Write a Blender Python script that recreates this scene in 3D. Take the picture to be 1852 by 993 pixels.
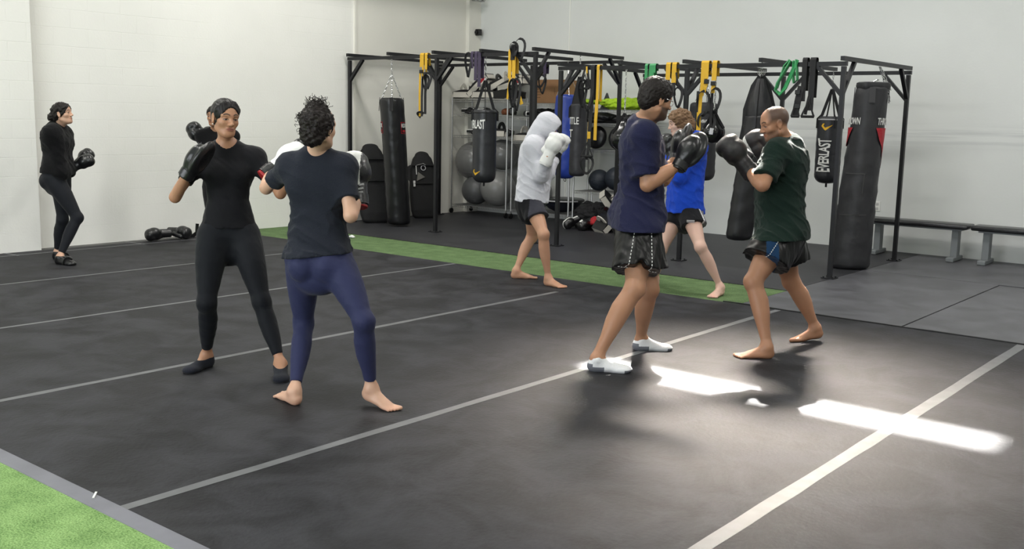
import bpy, bmesh, math, random
import numpy as np
from mathutils import Vector, Matrix
random.seed(7)
for _o in list(bpy.data.objects): bpy.data.objects.remove(_o)
SC = bpy.context.scene
COL = SC.collection
# ---------------------------------------------------------------- camera (metres; X along the back wall, Y along the left wall)
CAM_POS = np.array([0.0, 0.0, 1.53])
FPX, YAW, PITCH, ROLL = 1840.92, 0.68427, 0.15306, 0.02124
IW, IH = 1852.0, 993.0
_f0 = np.array([-math.sin(YAW), math.cos(YAW), 0]); _r0 = np.array([math.cos(YAW), math.sin(YAW), 0]); _u0 = np.array([0, 0, 1.0])
_f = math.cos(PITCH)*_f0 - math.sin(PITCH)*_u0
_u = math.sin(PITCH)*_f0 + math.cos(PITCH)*_u0
_r = math.cos(ROLL)*_r0 + math.sin(ROLL)*_u
_u2 = -math.sin(ROLL)*_r0 + math.cos(ROLL)*_u
CAMR = np.array([_r, _u2, _f])
camd = bpy.data.cameras.new('camera'); cam = bpy.data.objects.new('camera', camd); COL.objects.link(cam)
camd.sensor_width = 36; camd.lens = FPX/IW*36; camd.clip_start = .05; camd.clip_end = 100
_m = Matrix(((_r[0], _u2[0], -_f[0], 0), (_r[1], _u2[1], -_f[1], 0), (_r[2], _u2[2], -_f[2], 1.53), (0, 0, 0, 1)))
cam.matrix_world = _m
SC.camera = cam
def ray(px, py):
    return CAMR.T @ np.array([(px-IW/2)/FPX, (IH/2-py)/FPX, 1.0])
def gp(px, py, z=0.0):
    "floor (or level z) point seen at a pixel of the photo, in metres"
    d = ray(px, py); return CAM_POS + (z-CAM_POS[2])/d[2]*d
def dp(px, py, depth): return CAM_POS + ray(px, py)*depth
def onY(px, py, y): d = ray(px, py); return CAM_POS + y/d[1]*d
def onX(px, py, x): d = ray(px, py); return CAM_POS + x/d[0]*d
def depth_of(p): return float(_f @ (np.asarray(p)-CAM_POS))
# ---------------------------------------------------------------- view, world, sun and large lights
SC.view_settings.view_transform = 'Standard'; SC.view_settings.look = 'None'
SC.view_settings.gamma = 1; SC.view_settings.use_curve_mapping = False
SC.view_settings.exposure = 0.0
SC.cycles.use_denoising = True
SC.cycles.max_bounces = 7; SC.cycles.diffuse_bounces = 4; SC.cycles.glossy_bounces = 3
SC.cycles.sample_clamp_indirect = 6
W = bpy.data.worlds.new('sky'); SC.world = W; W.use_nodes = True
bg = W.node_tree.nodes['Background']; bg.inputs[0].default_value = (.75, .85, 1, 1); bg.inputs[1].default_value = 1.0
SUN_D = Vector((.50, -.86, -1.0)).normalized()
def lamp(name, kind, loc, energy, direction=None, color=(1, 1, 1), **kw):
    l = bpy.data.lights.new(name, kind); l.energy = energy; l.color = color
    for k, v in kw.items(): setattr(l, k, v)
    o = bpy.data.objects.new(name, l); COL.objects.link(o); o.location = loc
    if direction is not None: o.rotation_euler = Vector(direction).to_track_quat('-Z', 'Y').to_euler()
    return o
SUN_E, CEIL_E, DOOR_E, GLOW_E = 50.0, 135.0, 350.0, 95.0
lamp('sun', 'SUN', (0, 0, 20), SUN_E, SUN_D, (1, .97, .92), angle=math.radians(.9))
CEIL_Z = 5.6
# daylight from assumed open roll-up doors behind and to the right of the camera
lamp('assumed_door_light', 'AREA', (-4.5, -2.9, 2.2), DOOR_E, (0, 1, -.05), (.95, .98, 1), shape='RECTANGLE', size=7.0, size_y=3.6)
# lamp added at the assumed slot: a broad soft beam in the sun's direction
SKY_C = Vector((-2.4, 5.25, 0)) - SUN_D*(CEIL_Z/(-SUN_D.z))
lamp('added_glow', 'AREA', SKY_C + Vector((0, 0, -.06)), GLOW_E, SUN_D, (1, .90, .78), shape='RECTANGLE', size=1.6, size_y=.7, spread=math.radians(26))
# ---------------------------------------------------------------- helpers
def tag(o, label=None, cat=None, group=None, kind=None):
    if label: o['label'] = label
    if cat: o['category'] = cat
    if group: o['group'] = group
    if kind: o['kind'] = kind
    return o
def empty(name, loc, label=None, cat=None, group=None, rz=0):
    o = bpy.data.objects.new(name, None); COL.objects.link(o); o.location = loc; o.rotation_euler = (0, 0, rz)
    o.empty_display_size = .1
    return tag(o, label, cat, group)
def link_mesh(name, me, mats, parent=None, smooth=True):
    for m in (mats if isinstance(mats, (list, tuple)) else [mats]): me.materials.append(m)
    o = bpy.data.objects.new(name, me); COL.objects.link(o)
    if parent is not None:
        o.parent = parent
        if getattr(parent, '_world', None) is None: pass
    if smooth: me.polygons.foreach_set('use_smooth', [True]*len(me.polygons))
    return o
def set_world_parent(o, parent):
    "parent a mesh written in world coordinates under an empty that only has a location"
    o.parent = parent
    p = parent; off = Vector((0, 0, 0))
    while p is not None: off += p.location; p = p.parent
    o.matrix_parent_inverse = Matrix.Translation(-off)
_mats = {}
def mat(name, color, rough=.6, metal=0, bump=None, var=None, spec=.5, vcol=None, sheen=0, sss=0, coat=0, stretch=(1, 1, 1), emit=None, wear=None):
    "procedural principled material; bump=(scale,strength); var=(scale,amount) mottles the colour"
    if name in _mats: return _mats[name]
    m = bpy.data.materials.new(name); m.use_nodes = True; nt = m.node_tree; b = nt.nodes['Principled BSDF']
    N = nt.nodes.new; L = nt.links.new
    c4 = tuple(color)+(1,) if len(color) == 3 else color
    b.inputs['Base Color'].default_value = c4
    b.inputs['Roughness'].default_value = rough; b.inputs['Metallic'].default_value = metal
    b.inputs['Specular IOR Level'].default_value = spec
    if sheen: b.inputs['Sheen Weight'].default_value = sheen; b.inputs['Sheen Roughness'].default_value = .5
    if coat: b.inputs['Coat Weight'].default_value = coat; b.inputs['Coat Roughness'].default_value = .15
    if sss: b.inputs['Subsurface Weight'].default_value = sss; b.inputs['Subsurface Radius'].default_value = (.012, .004, .002); b.inputs['Subsurface Scale'].default_value = 1
    tc = N('ShaderNodeTexCoord'); mp = N('ShaderNodeMapping'); mp.inputs['Scale'].default_value = stretch; L(tc.outputs['Object'], mp.inputs['Vector'])
    src = None
    if vcol:
        a = N('ShaderNodeAttribute'); a.attribute_name = vcol; src = a.outputs['Color']
    if var:
        n = N('ShaderNodeTexNoise'); n.inputs['Scale'].default_value = var[0]; n.inputs['Detail'].default_value = 5; L(mp.outputs[0], n.inputs['Vector'])
        r = N('ShaderNodeMapRange'); r.inputs['From Min'].default_value = .3; r.inputs['From Max'].default_value = .7
        r.inputs['To Min'].default_value = 1-var[1]; r.inputs['To Max'].default_value = 1+var[1]; L(n.outputs['Fac'], r.inputs['Value'])
        mx = N('ShaderNodeVectorMath'); mx.operation = 'SCALE'
        if src: L(src, mx.inputs[0])
        else: mx.inputs[0].default_value = c4[:3]
        L(r.outputs[0], mx.inputs['Scale']); src = mx.outputs[0]
    if wear:
        n2 = N('ShaderNodeTexNoise'); n2.inputs['Scale'].default_value = wear[0]; n2.inputs['Detail'].default_value = 8; n2.inputs['Roughness'].default_value = .7; L(mp.outputs[0], n2.inputs['Vector'])
        r2 = N('ShaderNodeMapRange'); r2.inputs['From Min'].default_value = wear[1]; r2.inputs['From Max'].default_value = wear[1]+.12; L(n2.outputs['Fac'], r2.inputs['Value'])
        mm = N('ShaderNodeMixRGB'); mm.inputs['Color2'].default_value = tuple(wear[2])+(1,); L(r2.outputs[0], mm.inputs['Fac'])
        if src: L(src, mm.inputs['Color1'])
        else: mm.inputs['Color1'].default_value = c4
        src = mm.outputs[0]
    if src: L(src, b.inputs['Base Color'])
    if bump:
        n = N('ShaderNodeTexNoise'); n.inputs['Scale'].default_value = bump[0]; n.inputs['Detail'].default_value = 4; L(mp.outputs[0], n.inputs['Vector'])
        bp = N('ShaderNodeBump'); bp.inputs['Strength'].default_value = bump[1]; bp.inputs['Distance'].default_value = .01; L(n.outputs['Fac'], bp.inputs['Height']); L(bp.outputs[0], b.inputs['Normal'])
    if emit: b.inputs['Emission Color'].default_value = tuple(emit[:3])+(1,); b.inputs['Emission Strength'].default_value = emit[3]
    _mats[name] = m
    return m
def srgb(r, g, b):
    return tuple(((c/255)/12.92 if c/255 <= .04045 else ((c/255+.055)/1.055)**2.4) for c in (r, g, b))
class MB:
    "collects boxes, bars, tubes, lathes; build() links them as ONE mesh"
    def __init__(s): s.bm = bmesh.new(); s.mi = 0
    def _faces(s, fs):
        for f in fs: f.material_index = s.mi
    def box(s, c, size, R=None, bev=0):
        g = bmesh.ops.create_cube(s.bm, size=1)
        M = Matrix.Translation(Vector(c)) @ ((R.to_4x4() if R is not None else Matrix.Identity(4))) @ Matrix.Diagonal((*size, 1))
        bmesh.ops.transform(s.bm, matrix=M, verts=g['verts'])
        fs = set(f for v in g['verts'] for f in v.link_faces)
        s._faces(fs)
        if bev:
            es = list(set(e for v in g['verts'] for e in v.link_edges))
            r = bmesh.ops.bevel(s.bm, geom=es, offset=bev, segments=2, affect='EDGES', profile=.5)
            s._faces(r['faces'])
        return s
    def bar(s, a, b, w, h=None, up=(0, 0, 1), bev=0):
        "rectangular bar from a to b; w across, h along up"
        a = Vector(a); b = Vector(b); d = b-a; L = d.length; d.normalize(); h = w if h is None else h
        u = Vector(up); x = u.cross(d)
        if x.length < 1e-4: x = Vector((1, 0, 0)).cross(d)
        x.normalize(); z = d.cross(x)
        R = Matrix((x, d, z)).transposed()
        return s.box((a+b)/2, (w, L, h), R, bev)
    def tube(s, pts, r, n=8, closed=False, flat=None, up=(0, 0, 1)):
        "round tube (or flat strap, flat=(w,t)) swept along points"
        pts = [Vector(p) for p in pts]; N = len(pts); rings = []
        if flat: prof = [(-flat[0]/2, -flat[1]/2), (flat[0]/2, -flat[1]/2), (flat[0]/2, flat[1]/2), (-flat[0]/2, flat[1]/2)]
        else: prof = [(math.cos(2*math.pi*k/n), math.sin(2*math.pi*k/n)) for k in range(n)]
        px = None
        for i, p in enumerate(pts):
            if closed: t = pts[(i+1) % N]-pts[i-1]
            else: t = pts[min(i+1, N-1)]-pts[max(i-1, 0)]
            t.normalize()
            if px is None:
                x = Vector(up).cross(t)
                if x.length < 1e-3: x = Vector((1, 0.01, 0)).cross(t)
            else: x = px - t*px.dot(t)
            x.normalize(); px = x; y = t.cross(x)
            rr = r[i] if isinstance(r, (list, tuple)) else r
            k = 1 if flat else rr
            rings.append([s.bm.verts.new(p + x*a*k + y*b*k) for a, b in prof])
        m = len(prof)
        for i in range(N if closed else N-1):
            A, B = rings[i], rings[(i+1) % N]
            for k in range(m):
                f = s.bm.faces.new((A[k], A[(k+1) % m], B[(k+1) % m], B[k])); f.material_index = s.mi
        if not closed:
            f = s.bm.faces.new(rings[0][::-1]); f.material_index = s.mi
            f = s.bm.faces.new(rings[-1]); f.material_index = s.mi
        return s
    def lathe(s, prof, c=(0, 0, 0), n=32, R=None, sx=1, sy=1, disp=None):
        "surface of revolution about local z: prof [(r,z)...] bottom to top"
        M = Matrix.Translation(Vector(c)) @ (R.to_4x4() if R is not None else Matrix.Identity(4)); rings = []
        for (r, z) in prof:
            if r < 1e-6: rings.append([s.bm.verts.new(M @ Vector((0, 0, z)))]); continue
            ring = []
            for k in range(n):
                a = 2*math.pi*k/n; rr = r + (disp(a, z) if disp else 0)
                ring.append(s.bm.verts.new(M @ Vector((rr*math.cos(a)*sx, rr*math.sin(a)*sy, z))))
            rings.append(ring)
        for A, B in zip(rings, rings[1:]):
            for k in range(n):
                k2 = (k+1) % n
                if len(A) == 1 and len(B) == 1: continue
                if len(A) == 1: f = s.bm.faces.new((A[0], B[k2], B[k]))
                elif len(B) == 1: f = s.bm.faces.new((A[k], A[k2], B[0]))
                else: f = s.bm.faces.new((A[k], A[k2], B[k2], B[k]))
                f.material_index = s.mi
        for ring, rev in ((rings[0], True), (rings[-1], False)):
            if len(ring) > 1:
                f = s.bm.faces.new(ring[::-1] if rev else ring); f.material_index = s.mi
        return s
    def ball(s, c, r, R=None, seg=16):
        rr = r if isinstance(r, (tuple, list)) else (r, r, r)
        g = bmesh.ops.create_uvsphere(s.bm, u_segments=seg, v_segments=seg//2+2, radius=1)
        M = Matrix.Translation(Vector(c)) @ ((R.to_4x4() if R is not None else Matrix.Identity(4))) @ Matrix.Diagonal((*rr, 1))
        bmesh.ops.transform(s.bm, matrix=M, verts=g['verts']); s._faces(set(f for v in g['verts'] for f in v.link_faces)); return s
    def cyl(s, a, b, r, n=12): return s.tube([a, b], r, n)
    def poly(s, pts, thick, nrm):
        "flat outline with thickness along nrm"
        nrm = Vector(nrm); A = [s.bm.verts.new(Vector(p)) for p in pts]; B = [s.bm.verts.new(Vector(p)+nrm*thick) for p in pts]
        f = s.bm.faces.new(A[::-1]); f.material_index = s.mi; f = s.bm.faces.new(B); f.material_index = s.mi
        for k in range(len(A)):
            f = s.bm.faces.new((A[k], A[(k+1) % len(A)], B[(k+1) % len(A)], B[k])); f.material_index = s.mi
        return s
    def build(s, name, mats, parent=None, smooth=False, autosmooth=True, world=False):
        bmesh.ops.recalc_face_normals(s.bm, faces=s.bm.faces)
        me = bpy.data.meshes.new(name); s.bm.to_mesh(me); s.bm.free()
        o = link_mesh(name, me, mats, None, smooth)
        if smooth and autosmooth:
            try: me.set_sharp_from_angle(angle=math.radians(50))
            except Exception: pass
        if parent is not None:
            if world: set_world_parent(o, parent)
            else: o.parent = parent
        return o
# ---------------------------------------------------------------- implicit surfaces (smooth unions meshed with surface nets)
def nrm(v): v = np.asarray(v, float); return v/max(np.linalg.norm(v), 1e-9)
class Prim:
    "f(P)->distance on an (...,3) array; lo,hi = bounds"
    def __init__(s, f, lo, hi, k=.02, op='u', tag=''): s.f = f; s.lo = np.array(lo, float); s.hi = np.array(hi, float); s.k = k; s.op = op; s.tag = tag
def pcone(a, b, ra, rb, k=.02, op='u', tag=''):
    a = np.array(a, np.float32); b = np.array(b, np.float32); ba = b-a; L2 = float(ba @ ba)+1e-12; m = max(ra, rb)
    def f(P):
        t = np.clip(((P-a) @ ba)/L2, 0, 1)
        return np.linalg.norm(P-a-t[..., None]*ba, axis=-1) - (ra+(rb-ra)*t)
    return Prim(f, np.minimum(a, b)-m, np.maximum(a, b)+m, k, op, tag)
def pell(c, r, R=None, k=.02, op='u', tag=''):
    "ellipsoid; rows of R are its local axes"
    c = np.array(c, np.float32); r = np.array(r, np.float32); R = np.eye(3, dtype=np.float32) if R is None else np.array(R, np.float32)
    ext = np.abs(R.T) @ r
    def f(P):
        q = (P-c) @ R.T; k0 = np.linalg.norm(q/r, axis=-1); k1 = np.linalg.norm(q/(r*r), axis=-1)
        return k0*(k0-1)/np.maximum(k1, 1e-6)
    return Prim(f, c-ext, c+ext, k, op, tag)
def ploft(p0, p1, lat, rows, k=.02, n=2.0, op='u', tag='', grow=0.0, cap=1.0):
    """elliptic loft along p0->p1. lat = (3,) lateral axis or list of them per row;
    rows: (t, a_lat, b_fwd, off_lat, off_fwd). fwd = lat x axis ordering so that fwd is the body's front"""
    p0 = np.array(p0, float); p1 = np.array(p1, float); w = p1-p0; L = np.linalg.norm(w); w = w/L
    rows = np.array(rows, float); T = rows[:, 0]
    lats = np.array(lat, float); lats = np.repeat(lats[None], len(T), 0) if lats.ndim == 1 else lats
    lats = np.array([nrm(l-w*(l @ w)) for l in lats]); fw = np.array([np.cross(w, l) for l in lats])
    m = rows[:, 1:3].max()+np.abs(rows[:, 3:5]).max()+grow
    w32 = w.astype(np.float32)
    def f(P):
        q = P-p0.astype(np.float32); t = (q @ w32)/L; tc = np.clip(t, T[0], T[-1])
        I = lambda c: np.interp(tc, T, c).astype(np.float32)
        a = I(rows[:, 1])+grow; b = I(rows[:, 2])+grow
        lx = np.stack([I(lats[:, i]) for i in range(3)], -1); fx = np.stack([I(fw[:, i]) for i in range(3)], -1)
        x = (q*lx).sum(-1)-I(rows[:, 3]); y = (q*fx).sum(-1)-I(rows[:, 4])
        if n == 2.0: rr = np.sqrt((x/a)**2+(y/b)**2)
        else: rr = (np.abs(x/a)**n+np.abs(y/b)**n)**(1/n)
        ov = (t-tc)*L/cap; mb = np.minimum(a, b)
        rr = np.sqrt(rr*rr+(ov/mb)**2)
        g = np.sqrt((x/(a*a))**2+(y/(b*b))**2+(ov/(mb*mb))**2)/np.maximum(rr, 1e-6)
        return ((rr-1)/np.maximum(g, 1e-4)).astype(np.float32)
    pa = p0+w*L*T[0]; pb = p0+w*L*T[-1]
    return Prim(f, np.minimum(pa, pb)-m, np.maximum(pa, pb)+m, k, op, tag)
def pplane(p, n, op='i', k=.004):
    "keep the side the normal points away from"
    p = np.array(p, np.float32); n = nrm(n).astype(np.float32)
    return Prim(lambda P: (P-p) @ n, [-1e3]*3, [1e3]*3, k, op)
def smin(a, b, k):
    h = np.maximum(k-np.abs(a-b), 0)/k; return np.minimum(a, b)-h*h*k*.25
_rs = np.random.RandomState(3)
_DIR = _rs.randn(48, 3); _DIR /= np.linalg.norm(_DIR, axis=1)[:, None]; _PH = _rs.rand(48)*6.28
def wob(P, freq, seed=0, n=6):
    "cheap smooth noise ~[-1,1]"
    o = 0
    for i in range(n):
        j = (seed*7+i*5) % 48
        o = o+np.sin((P @ _DIR[j].astype(np.float32))*freq*(1+.35*i)+_PH[j]+1.3*np.sin((P @ _DIR[(j+11) % 48].astype(np.float32))*freq*.7+_PH[(j+3) % 48]))
    return o/n*1.5
def field_mesh(prims, h, warp=None, disp=None, clip=None, post=()):
    "mesh the smooth union of prims on an h grid; later 's' prims subtract, 'i' prims intersect"
    un = [p for p in prims if p.op == 'u']
    lo = np.min([p.lo for p in un], 0)-3*h-.01; hi = np.max([p.hi for p in un], 0)+3*h+.01
    if clip is not None: lo = np.maximum(lo, clip[0]); hi = np.minimum(hi, clip[1])
    nn = np.maximum(((hi-lo)/h).astype(int)+2, 3)
    ax = [(lo[i]+h*np.arange(nn[i])).astype(np.float32) for i in range(3)]
    F = np.full(nn, .5, np.float32)
    for p in prims:
        mg = p.k+3*h+(.03 if disp is not None else 0)
        i0 = np.clip(((p.lo-mg-lo)/h).astype(int), 0, nn); i1 = np.clip(((p.hi+mg-lo)/h).astype(int)+2, 0, nn)
        if p.op != 'u' and p.lo[0] < -900: i0 = np.zeros(3, int); i1 = nn
        if (i1 <= i0).any(): continue
        sl = tuple(slice(i0[a], i1[a]) for a in range(3))
        G = np.stack(np.meshgrid(*[ax[a][sl[a]] for a in range(3)], indexing='ij'), -1)
        d = p.f(warp(G) if warp is not None else G)
        if p.op == 'u': F[sl] = smin(F[sl], d, p.k)
        elif p.op == 's': F[sl] = -smin(-F[sl], d, p.k)
        else: F[sl] = -smin(-F[sl], -d, p.k)
    if disp is not None:
        near = np.abs(F) < .05
        idx = np.argwhere(near); Q = (lo+idx*h).astype(np.float32)
        F[near] += disp(Q)
    for p0, n0 in post:
        n0 = nrm(n0); pl = ((ax[0]-p0[0])*n0[0])[:, None, None]+((ax[1]-p0[1])*n0[1])[None, :, None]+((ax[2]-p0[2])*n0[2])[None, None, :]
        F = np.maximum(F, pl.astype(np.float32))
    for a in range(3):   # close the box
        if clip is None: F[tuple(slice(0, 1) if i == a else slice(None) for i in range(3))] = .5; F[tuple(slice(-1, None) if i == a else slice(None) for i in range(3))] = .5
    S = F < 0
    cnt = np.zeros(np.array(F.shape)-1, np.int8)
    for dx in (0, 1):
        for dy in (0, 1):
            for dz in (0, 1): cnt += S[dx:S.shape[0]-1+dx, dy:S.shape[1]-1+dy, dz:S.shape[2]-1+dz]
    act = (cnt > 0) & (cnt < 8); idx = np.argwhere(act)
    vid = np.full(act.shape, -1, np.int64); vid[act] = np.arange(len(idx))
    pos = np.zeros((len(idx), 3)); num = np.zeros(len(idx))
    cs = [np.array((x, y, z)) for x in (0, 1) for y in (0, 1) for z in (0, 1)]
    for a in cs:
        for i in range(3):
            if a[i] == 0:
                b = a.copy(); b[i] = 1
                fa = F[tuple((idx+a).T)]; fb = F[tuple((idx+b).T)]
                m = (fa < 0) != (fb < 0); t = np.where(m, fa/np.where(m, fa-fb, 1), 0)
                pos[m] += a+t[m, None]*(b-a); num[m] += 1
    V = lo+(idx+pos/num[:, None])*h
    faces = []
    for a in range(3):
        b, c = (a+1) % 3, (a+2) % 3
        s0 = [slice(None)]*3; s1 = [slice(None)]*3; s0[a] = slice(0, -1); s1[a] = slice(1, None)
        A = S[tuple(s0)]; B = S[tuple(s1)]
        e = np.argwhere(A != B); e = e[(e[:, b] > 0) & (e[:, c] > 0) & (e[:, b] < vid.shape[b]) & (e[:, c] < vid.shape[c])]
        inside = S[tuple(e.T)]
        db = np.zeros(3, int); db[b] = 1; dc = np.zeros(3, int); dc[c] = 1
        q = np.stack([vid[tuple((e-db-dc).T)], vid[tuple((e-dc).T)], vid[tuple(e.T)], vid[tuple((e-db).T)]], 1)
        q[~inside] = q[~inside][:, ::-1]
        faces.append(q[(q >= 0).all(1)])
    Fq = np.concatenate(faces)
    return V, Fq
def np_mesh(name, parts, color=None, matidx=None):
    "one mesh from [(V,F),...]; color(V)->(n,3) vertex colours; matidx(centres)->ints"
    Vs = []; Fs = []; o = 0
    for V, F in parts: Vs.append(V); Fs.append(F+o); o += len(V)
    V = np.concatenate(Vs); F = np.concatenate(Fs)
    me = bpy.data.meshes.new(name)
    me.vertices.add(len(V)); me.vertices.foreach_set('co', V.astype(np.float32).ravel())
    me.loops.add(F.size); me.loops.foreach_set('vertex_index', F.astype(np.int32).ravel())
    me.polygons.add(len(F)); me.polygons.foreach_set('loop_start', np.arange(0, F.size, 4, dtype=np.int32)); me.polygons.foreach_set('loop_total', np.full(len(F), 4, np.int32))
    if matidx is not None: me.polygons.foreach_set('material_index', matidx(V[F].mean(1)).astype(np.int32))
    me.update(); me.validate()
    if color is not None:
        c = me.color_attributes.new('tint', 'FLOAT_COLOR', 'POINT'); rgb = color(V)
        c.data.foreach_set('color', np.concatenate([rgb, np.ones((len(V), 1))], 1).astype(np.float32).ravel())
    return me
def sdf_obj(name, prims, h, mats, parent, disp=None, color=None, matidx=None, extra=None, smooth_it=1, clip=None, post=()):
    parts = [field_mesh(prims, h, disp=disp, clip=clip, post=post)] + (extra or [])
    parts = [relax(V, F, smooth_it) for V, F in parts]
    me = np_mesh(name, parts, color, matidx)
    o = link_mesh(name, me, mats, None, True)
    set_world_parent(o, parent) if parent is not None else None
    return o
def relax(V, F, it):
    for _ in range(it):
        S = np.zeros_like(V); n = np.zeros(len(V))
        for i in range(4):
            np.add.at(S, F[:, i], V[F[:, (i+1) % 4]]+V[F[:, (i-1) % 4]]); np.add.at(n, F[:, i], 2)
        V = V+.5*(S/np.maximum(n, 1)[:, None]-V)
    return V, F
# ---------------------------------------------------------------- people
UP = np.array([0, 0, 1.0])
def facing(deg):
    "0 = towards the camera, 90 = to the photo's right, 180 = away"
    a = math.radians(deg); return math.cos(a)*(-_f0)+math.sin(a)*_r0
def solve_ray(px, py, parent, L, sign):
    d = ray(px, py); o = CAM_POS-np.asarray(parent)
    a = d @ d; b = 2*(d @ o); c = o @ o-L*L; D = b*b-4*a*c
    s = (-b+sign*math.sqrt(D))/(2*a) if D > 0 else -b/(2*a)
    return CAM_POS+s*d
def clipped(p, q, n):
    q = np.array(q, np.float32); n = nrm(n).astype(np.float32); f0 = p.f
    p.f = lambda P: np.maximum(f0(P), (P-q) @ n)
    return p
def lerp(a, b, t): return np.asarray(a)+(np.asarray(b)-np.asarray(a))*t
class Person: pass
def solve_person(S):
    QUIET.clear(); J = Person(); H = S['H']; J.S = S; J.H = H; s = H/1.75; J.s = s; fem = S.get('fem', False); J.fem = fem
    J.foot = {}
    for sd in 'LR':
        toe = S['toe'+sd]; hl = S['heel'+sd]; lift = math.radians(S.get('lift'+sd, 0)); FL = .148*H
        T = gp(*toe); Hh = gp(*hl); T = T+0; d = nrm(Hh-T) if S.get('anchor', 'toe') == 'toe' else nrm(Hh-T)
        fw = -d
        mid = (T+Hh)/2; T = mid+fw*FL/2*math.cos(lift)
        ball = T-fw*.07*s; heel = ball-fw*(FL-.07*s)*math.cos(lift)+UP*(FL-.07*s)*math.sin(lift)
        pl = nrm(ball-heel); pu = nrm(np.cross(np.cross(pl, UP), pl))
        ank = heel+pl*.052*s+pu*.078*s
        J.foot[sd] = dict(toe=T, ball=ball, heel=heel, fw=fw, pl=pl, pu=pu, ank=ank)
    Lt, Ls = .240*H, .232*H
    ac = (J.foot['L']['ank']+J.foot['R']['ank'])/2
    pf = facing(S['pyaw']); J.pf = pf; J.pr = np.cross(pf, UP)
    dep = depth_of(ac)+S.get('pdd', 0)
    P0 = dp(*S['pelvis'], dep); J.pel = P0
    cf = facing(S['cyaw']); J.cf0 = cf; J.cr = np.cross(cf, UP)
    hw = (.052 if not fem else .054)*H
    J.hip = dict(L=P0-J.pr*hw, R=P0+J.pr*hw)
    J.knee = {}
    for sd in 'LR':
        A = J.foot[sd]['ank']; Hp = J.hip[sd]; fw = J.foot[sd]['fw']; best = None
        kx = S['knee'+sd]
        for q in np.linspace(-.6, .6, 241):
            K = dp(*kx, dep+q); e = (np.linalg.norm(K-Hp)-Lt)**2+(np.linalg.norm(K-A)-Ls)**2-.0012*((K-(Hp+A)/2) @ fw)*4
            if best is None or e < best[0]: best = (e, K)
        J.knee[sd] = best[1]
    J.neck = solve_ray(*S['neck'], P0, S.get('TL', .300)*H, S.get('nsign', -1))
    J.ax = nrm(J.neck-P0)
    J.cf = nrm(np.cross(J.ax, J.cr)); J.cr = np.cross(J.cf, J.ax)
    sw = (.104 if not fem else .092)*H*S.get('sw', 1)
    sc = J.neck-J.ax*.040*H
    J.sh = dict(L=sc-J.cr*sw+UP*S.get('shupL', 0), R=sc+J.cr*sw+UP*S.get('shupR', 0))
    J.elb = {}; J.wr = {}
    for sd in 'LR':
        J.elb[sd] = solve_ray(*S['elb'+sd], J.sh[sd], .168*H, S.get('es'+sd, -1))
        J.wr[sd] = solve_ray(*S['wr'+sd], J.elb[sd], .145*H, S.get('ws'+sd, -1))
    J.head = solve_ray(*S['head'], J.neck, .105*H, S.get('hsign', -1))
    if S.get('dbg', 1):
        f = lambda v: round(float(v), 3); n = np.linalg.norm
        print('PERSON', S['name_'], 'depth', f(dep), 'pelvis z', f(P0[2]/H), 'thigh/Lt', [f(n(J.knee[k]-J.hip[k])/Lt) for k in 'LR'], 'shin/Ls', [f(n(J.knee[k]-J.foot[k]['ank'])/Ls) for k in 'LR'],
              'torso', f(n(J.neck-P0)/H), 'neckz', f(J.neck[2]/H), 'ua', [f(n(J.elb[k]-J.sh[k])/H) for k in 'LR'], 'fa', [f(n(J.elb[k]-J.wr[k])/H) for k in 'LR'], 'headz', f(J.head[2]+.06*H))
    QUIET.append((J.neck+(J.head-J.neck)*.3, .10))
    hy = facing(S['hyaw']); pit = math.radians(S.get('hpitch', 0)); rl = math.radians(S.get('hroll', 0))
    F = nrm(hy*math.cos(pit)-UP*math.sin(pit)); Rr = nrm(np.cross(F, UP)); U = np.cross(Rr, F)
    Rr2 = Rr*math.cos(rl)+U*math.sin(rl); U2 = np.cross(Rr2, F)
    J.HR = np.array([Rr2, F, U2]); J.hs = .131*H/.232*S.get('headk', 1)
    return J
M_TORSO = [(-.17, .120, .085, 0, -.01), (0, .160, .112, 0, -.012), (.2, .152, .104, 0, 0), (.4, .142, .098, 0, .004), (.6, .152, .106, 0, .004), (.78, .165, .112, 0, .004), (.90, .145, .094, 0, -.004), (1.0, .080, .066, 0, -.01)]
F_TORSO = [(-.17, .120, .088, 0, -.012), (0, .160, .108, 0, -.014), (.18, .143, .096, 0, -.004), (.42, .112, .083, 0, .002), (.60, .124, .090, 0, .004), (.78, .138, .094, 0, .002), (.90, .126, .080, 0, -.004), (1.0, .066, .058, 0, -.008)]
def torso_prims(J, grow=0.0, fat=None, k=.03, rows=None, t0=None, n=2.25):
    S = J.S; rows = rows or (F_TORSO if J.fem else M_TORSO); w, d = S.get('wide', 1), S.get('deep', 1); s = J.s
    R = [(t, a*s*w, b*s*d, 0, (o*s+(S.get('belly', 0)*max(0, 1-abs(t-.35)/.4)))) for t, a, b, _, o in rows if t0 is None or t >= t0]
    lats = [lerp(J.pr, J.cr, min(max(r[0], 0), 1)) for r in R]
    out = [ploft(J.pel, J.neck, lats, R, k, n, grow=grow, cap=.4)]
    if J.fem:
        for q in (-1, 1):
            c = lerp(J.pel, J.neck, .70)+J.cr*q*.062*s*w+J.cf*.062*s*d
            out.append(pell(c, np.array([.060, .052, .058])*s+grow, np.array([J.cr, J.cf, J.ax]), .045))
    for sd, q in (('L', -1), ('R', 1)):
        c = J.neck-J.ax*.045*s; out.append(pcone(J.neck+J.ax*.010*s-J.cf*.012, lerp(J.neck, J.sh[sd], .95)+J.ax*.004*s, .044*s+grow, (.046 if J.fem else .050)*s+grow, .06))
        out.append(pell(lerp(J.pel, J.neck, .74)+J.cr*q*.075*s-J.cf*.055*s*d, np.array([.085, .05, .10])*s+grow, np.array([J.cr, J.cf, J.ax]), .05))
    return out
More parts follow.
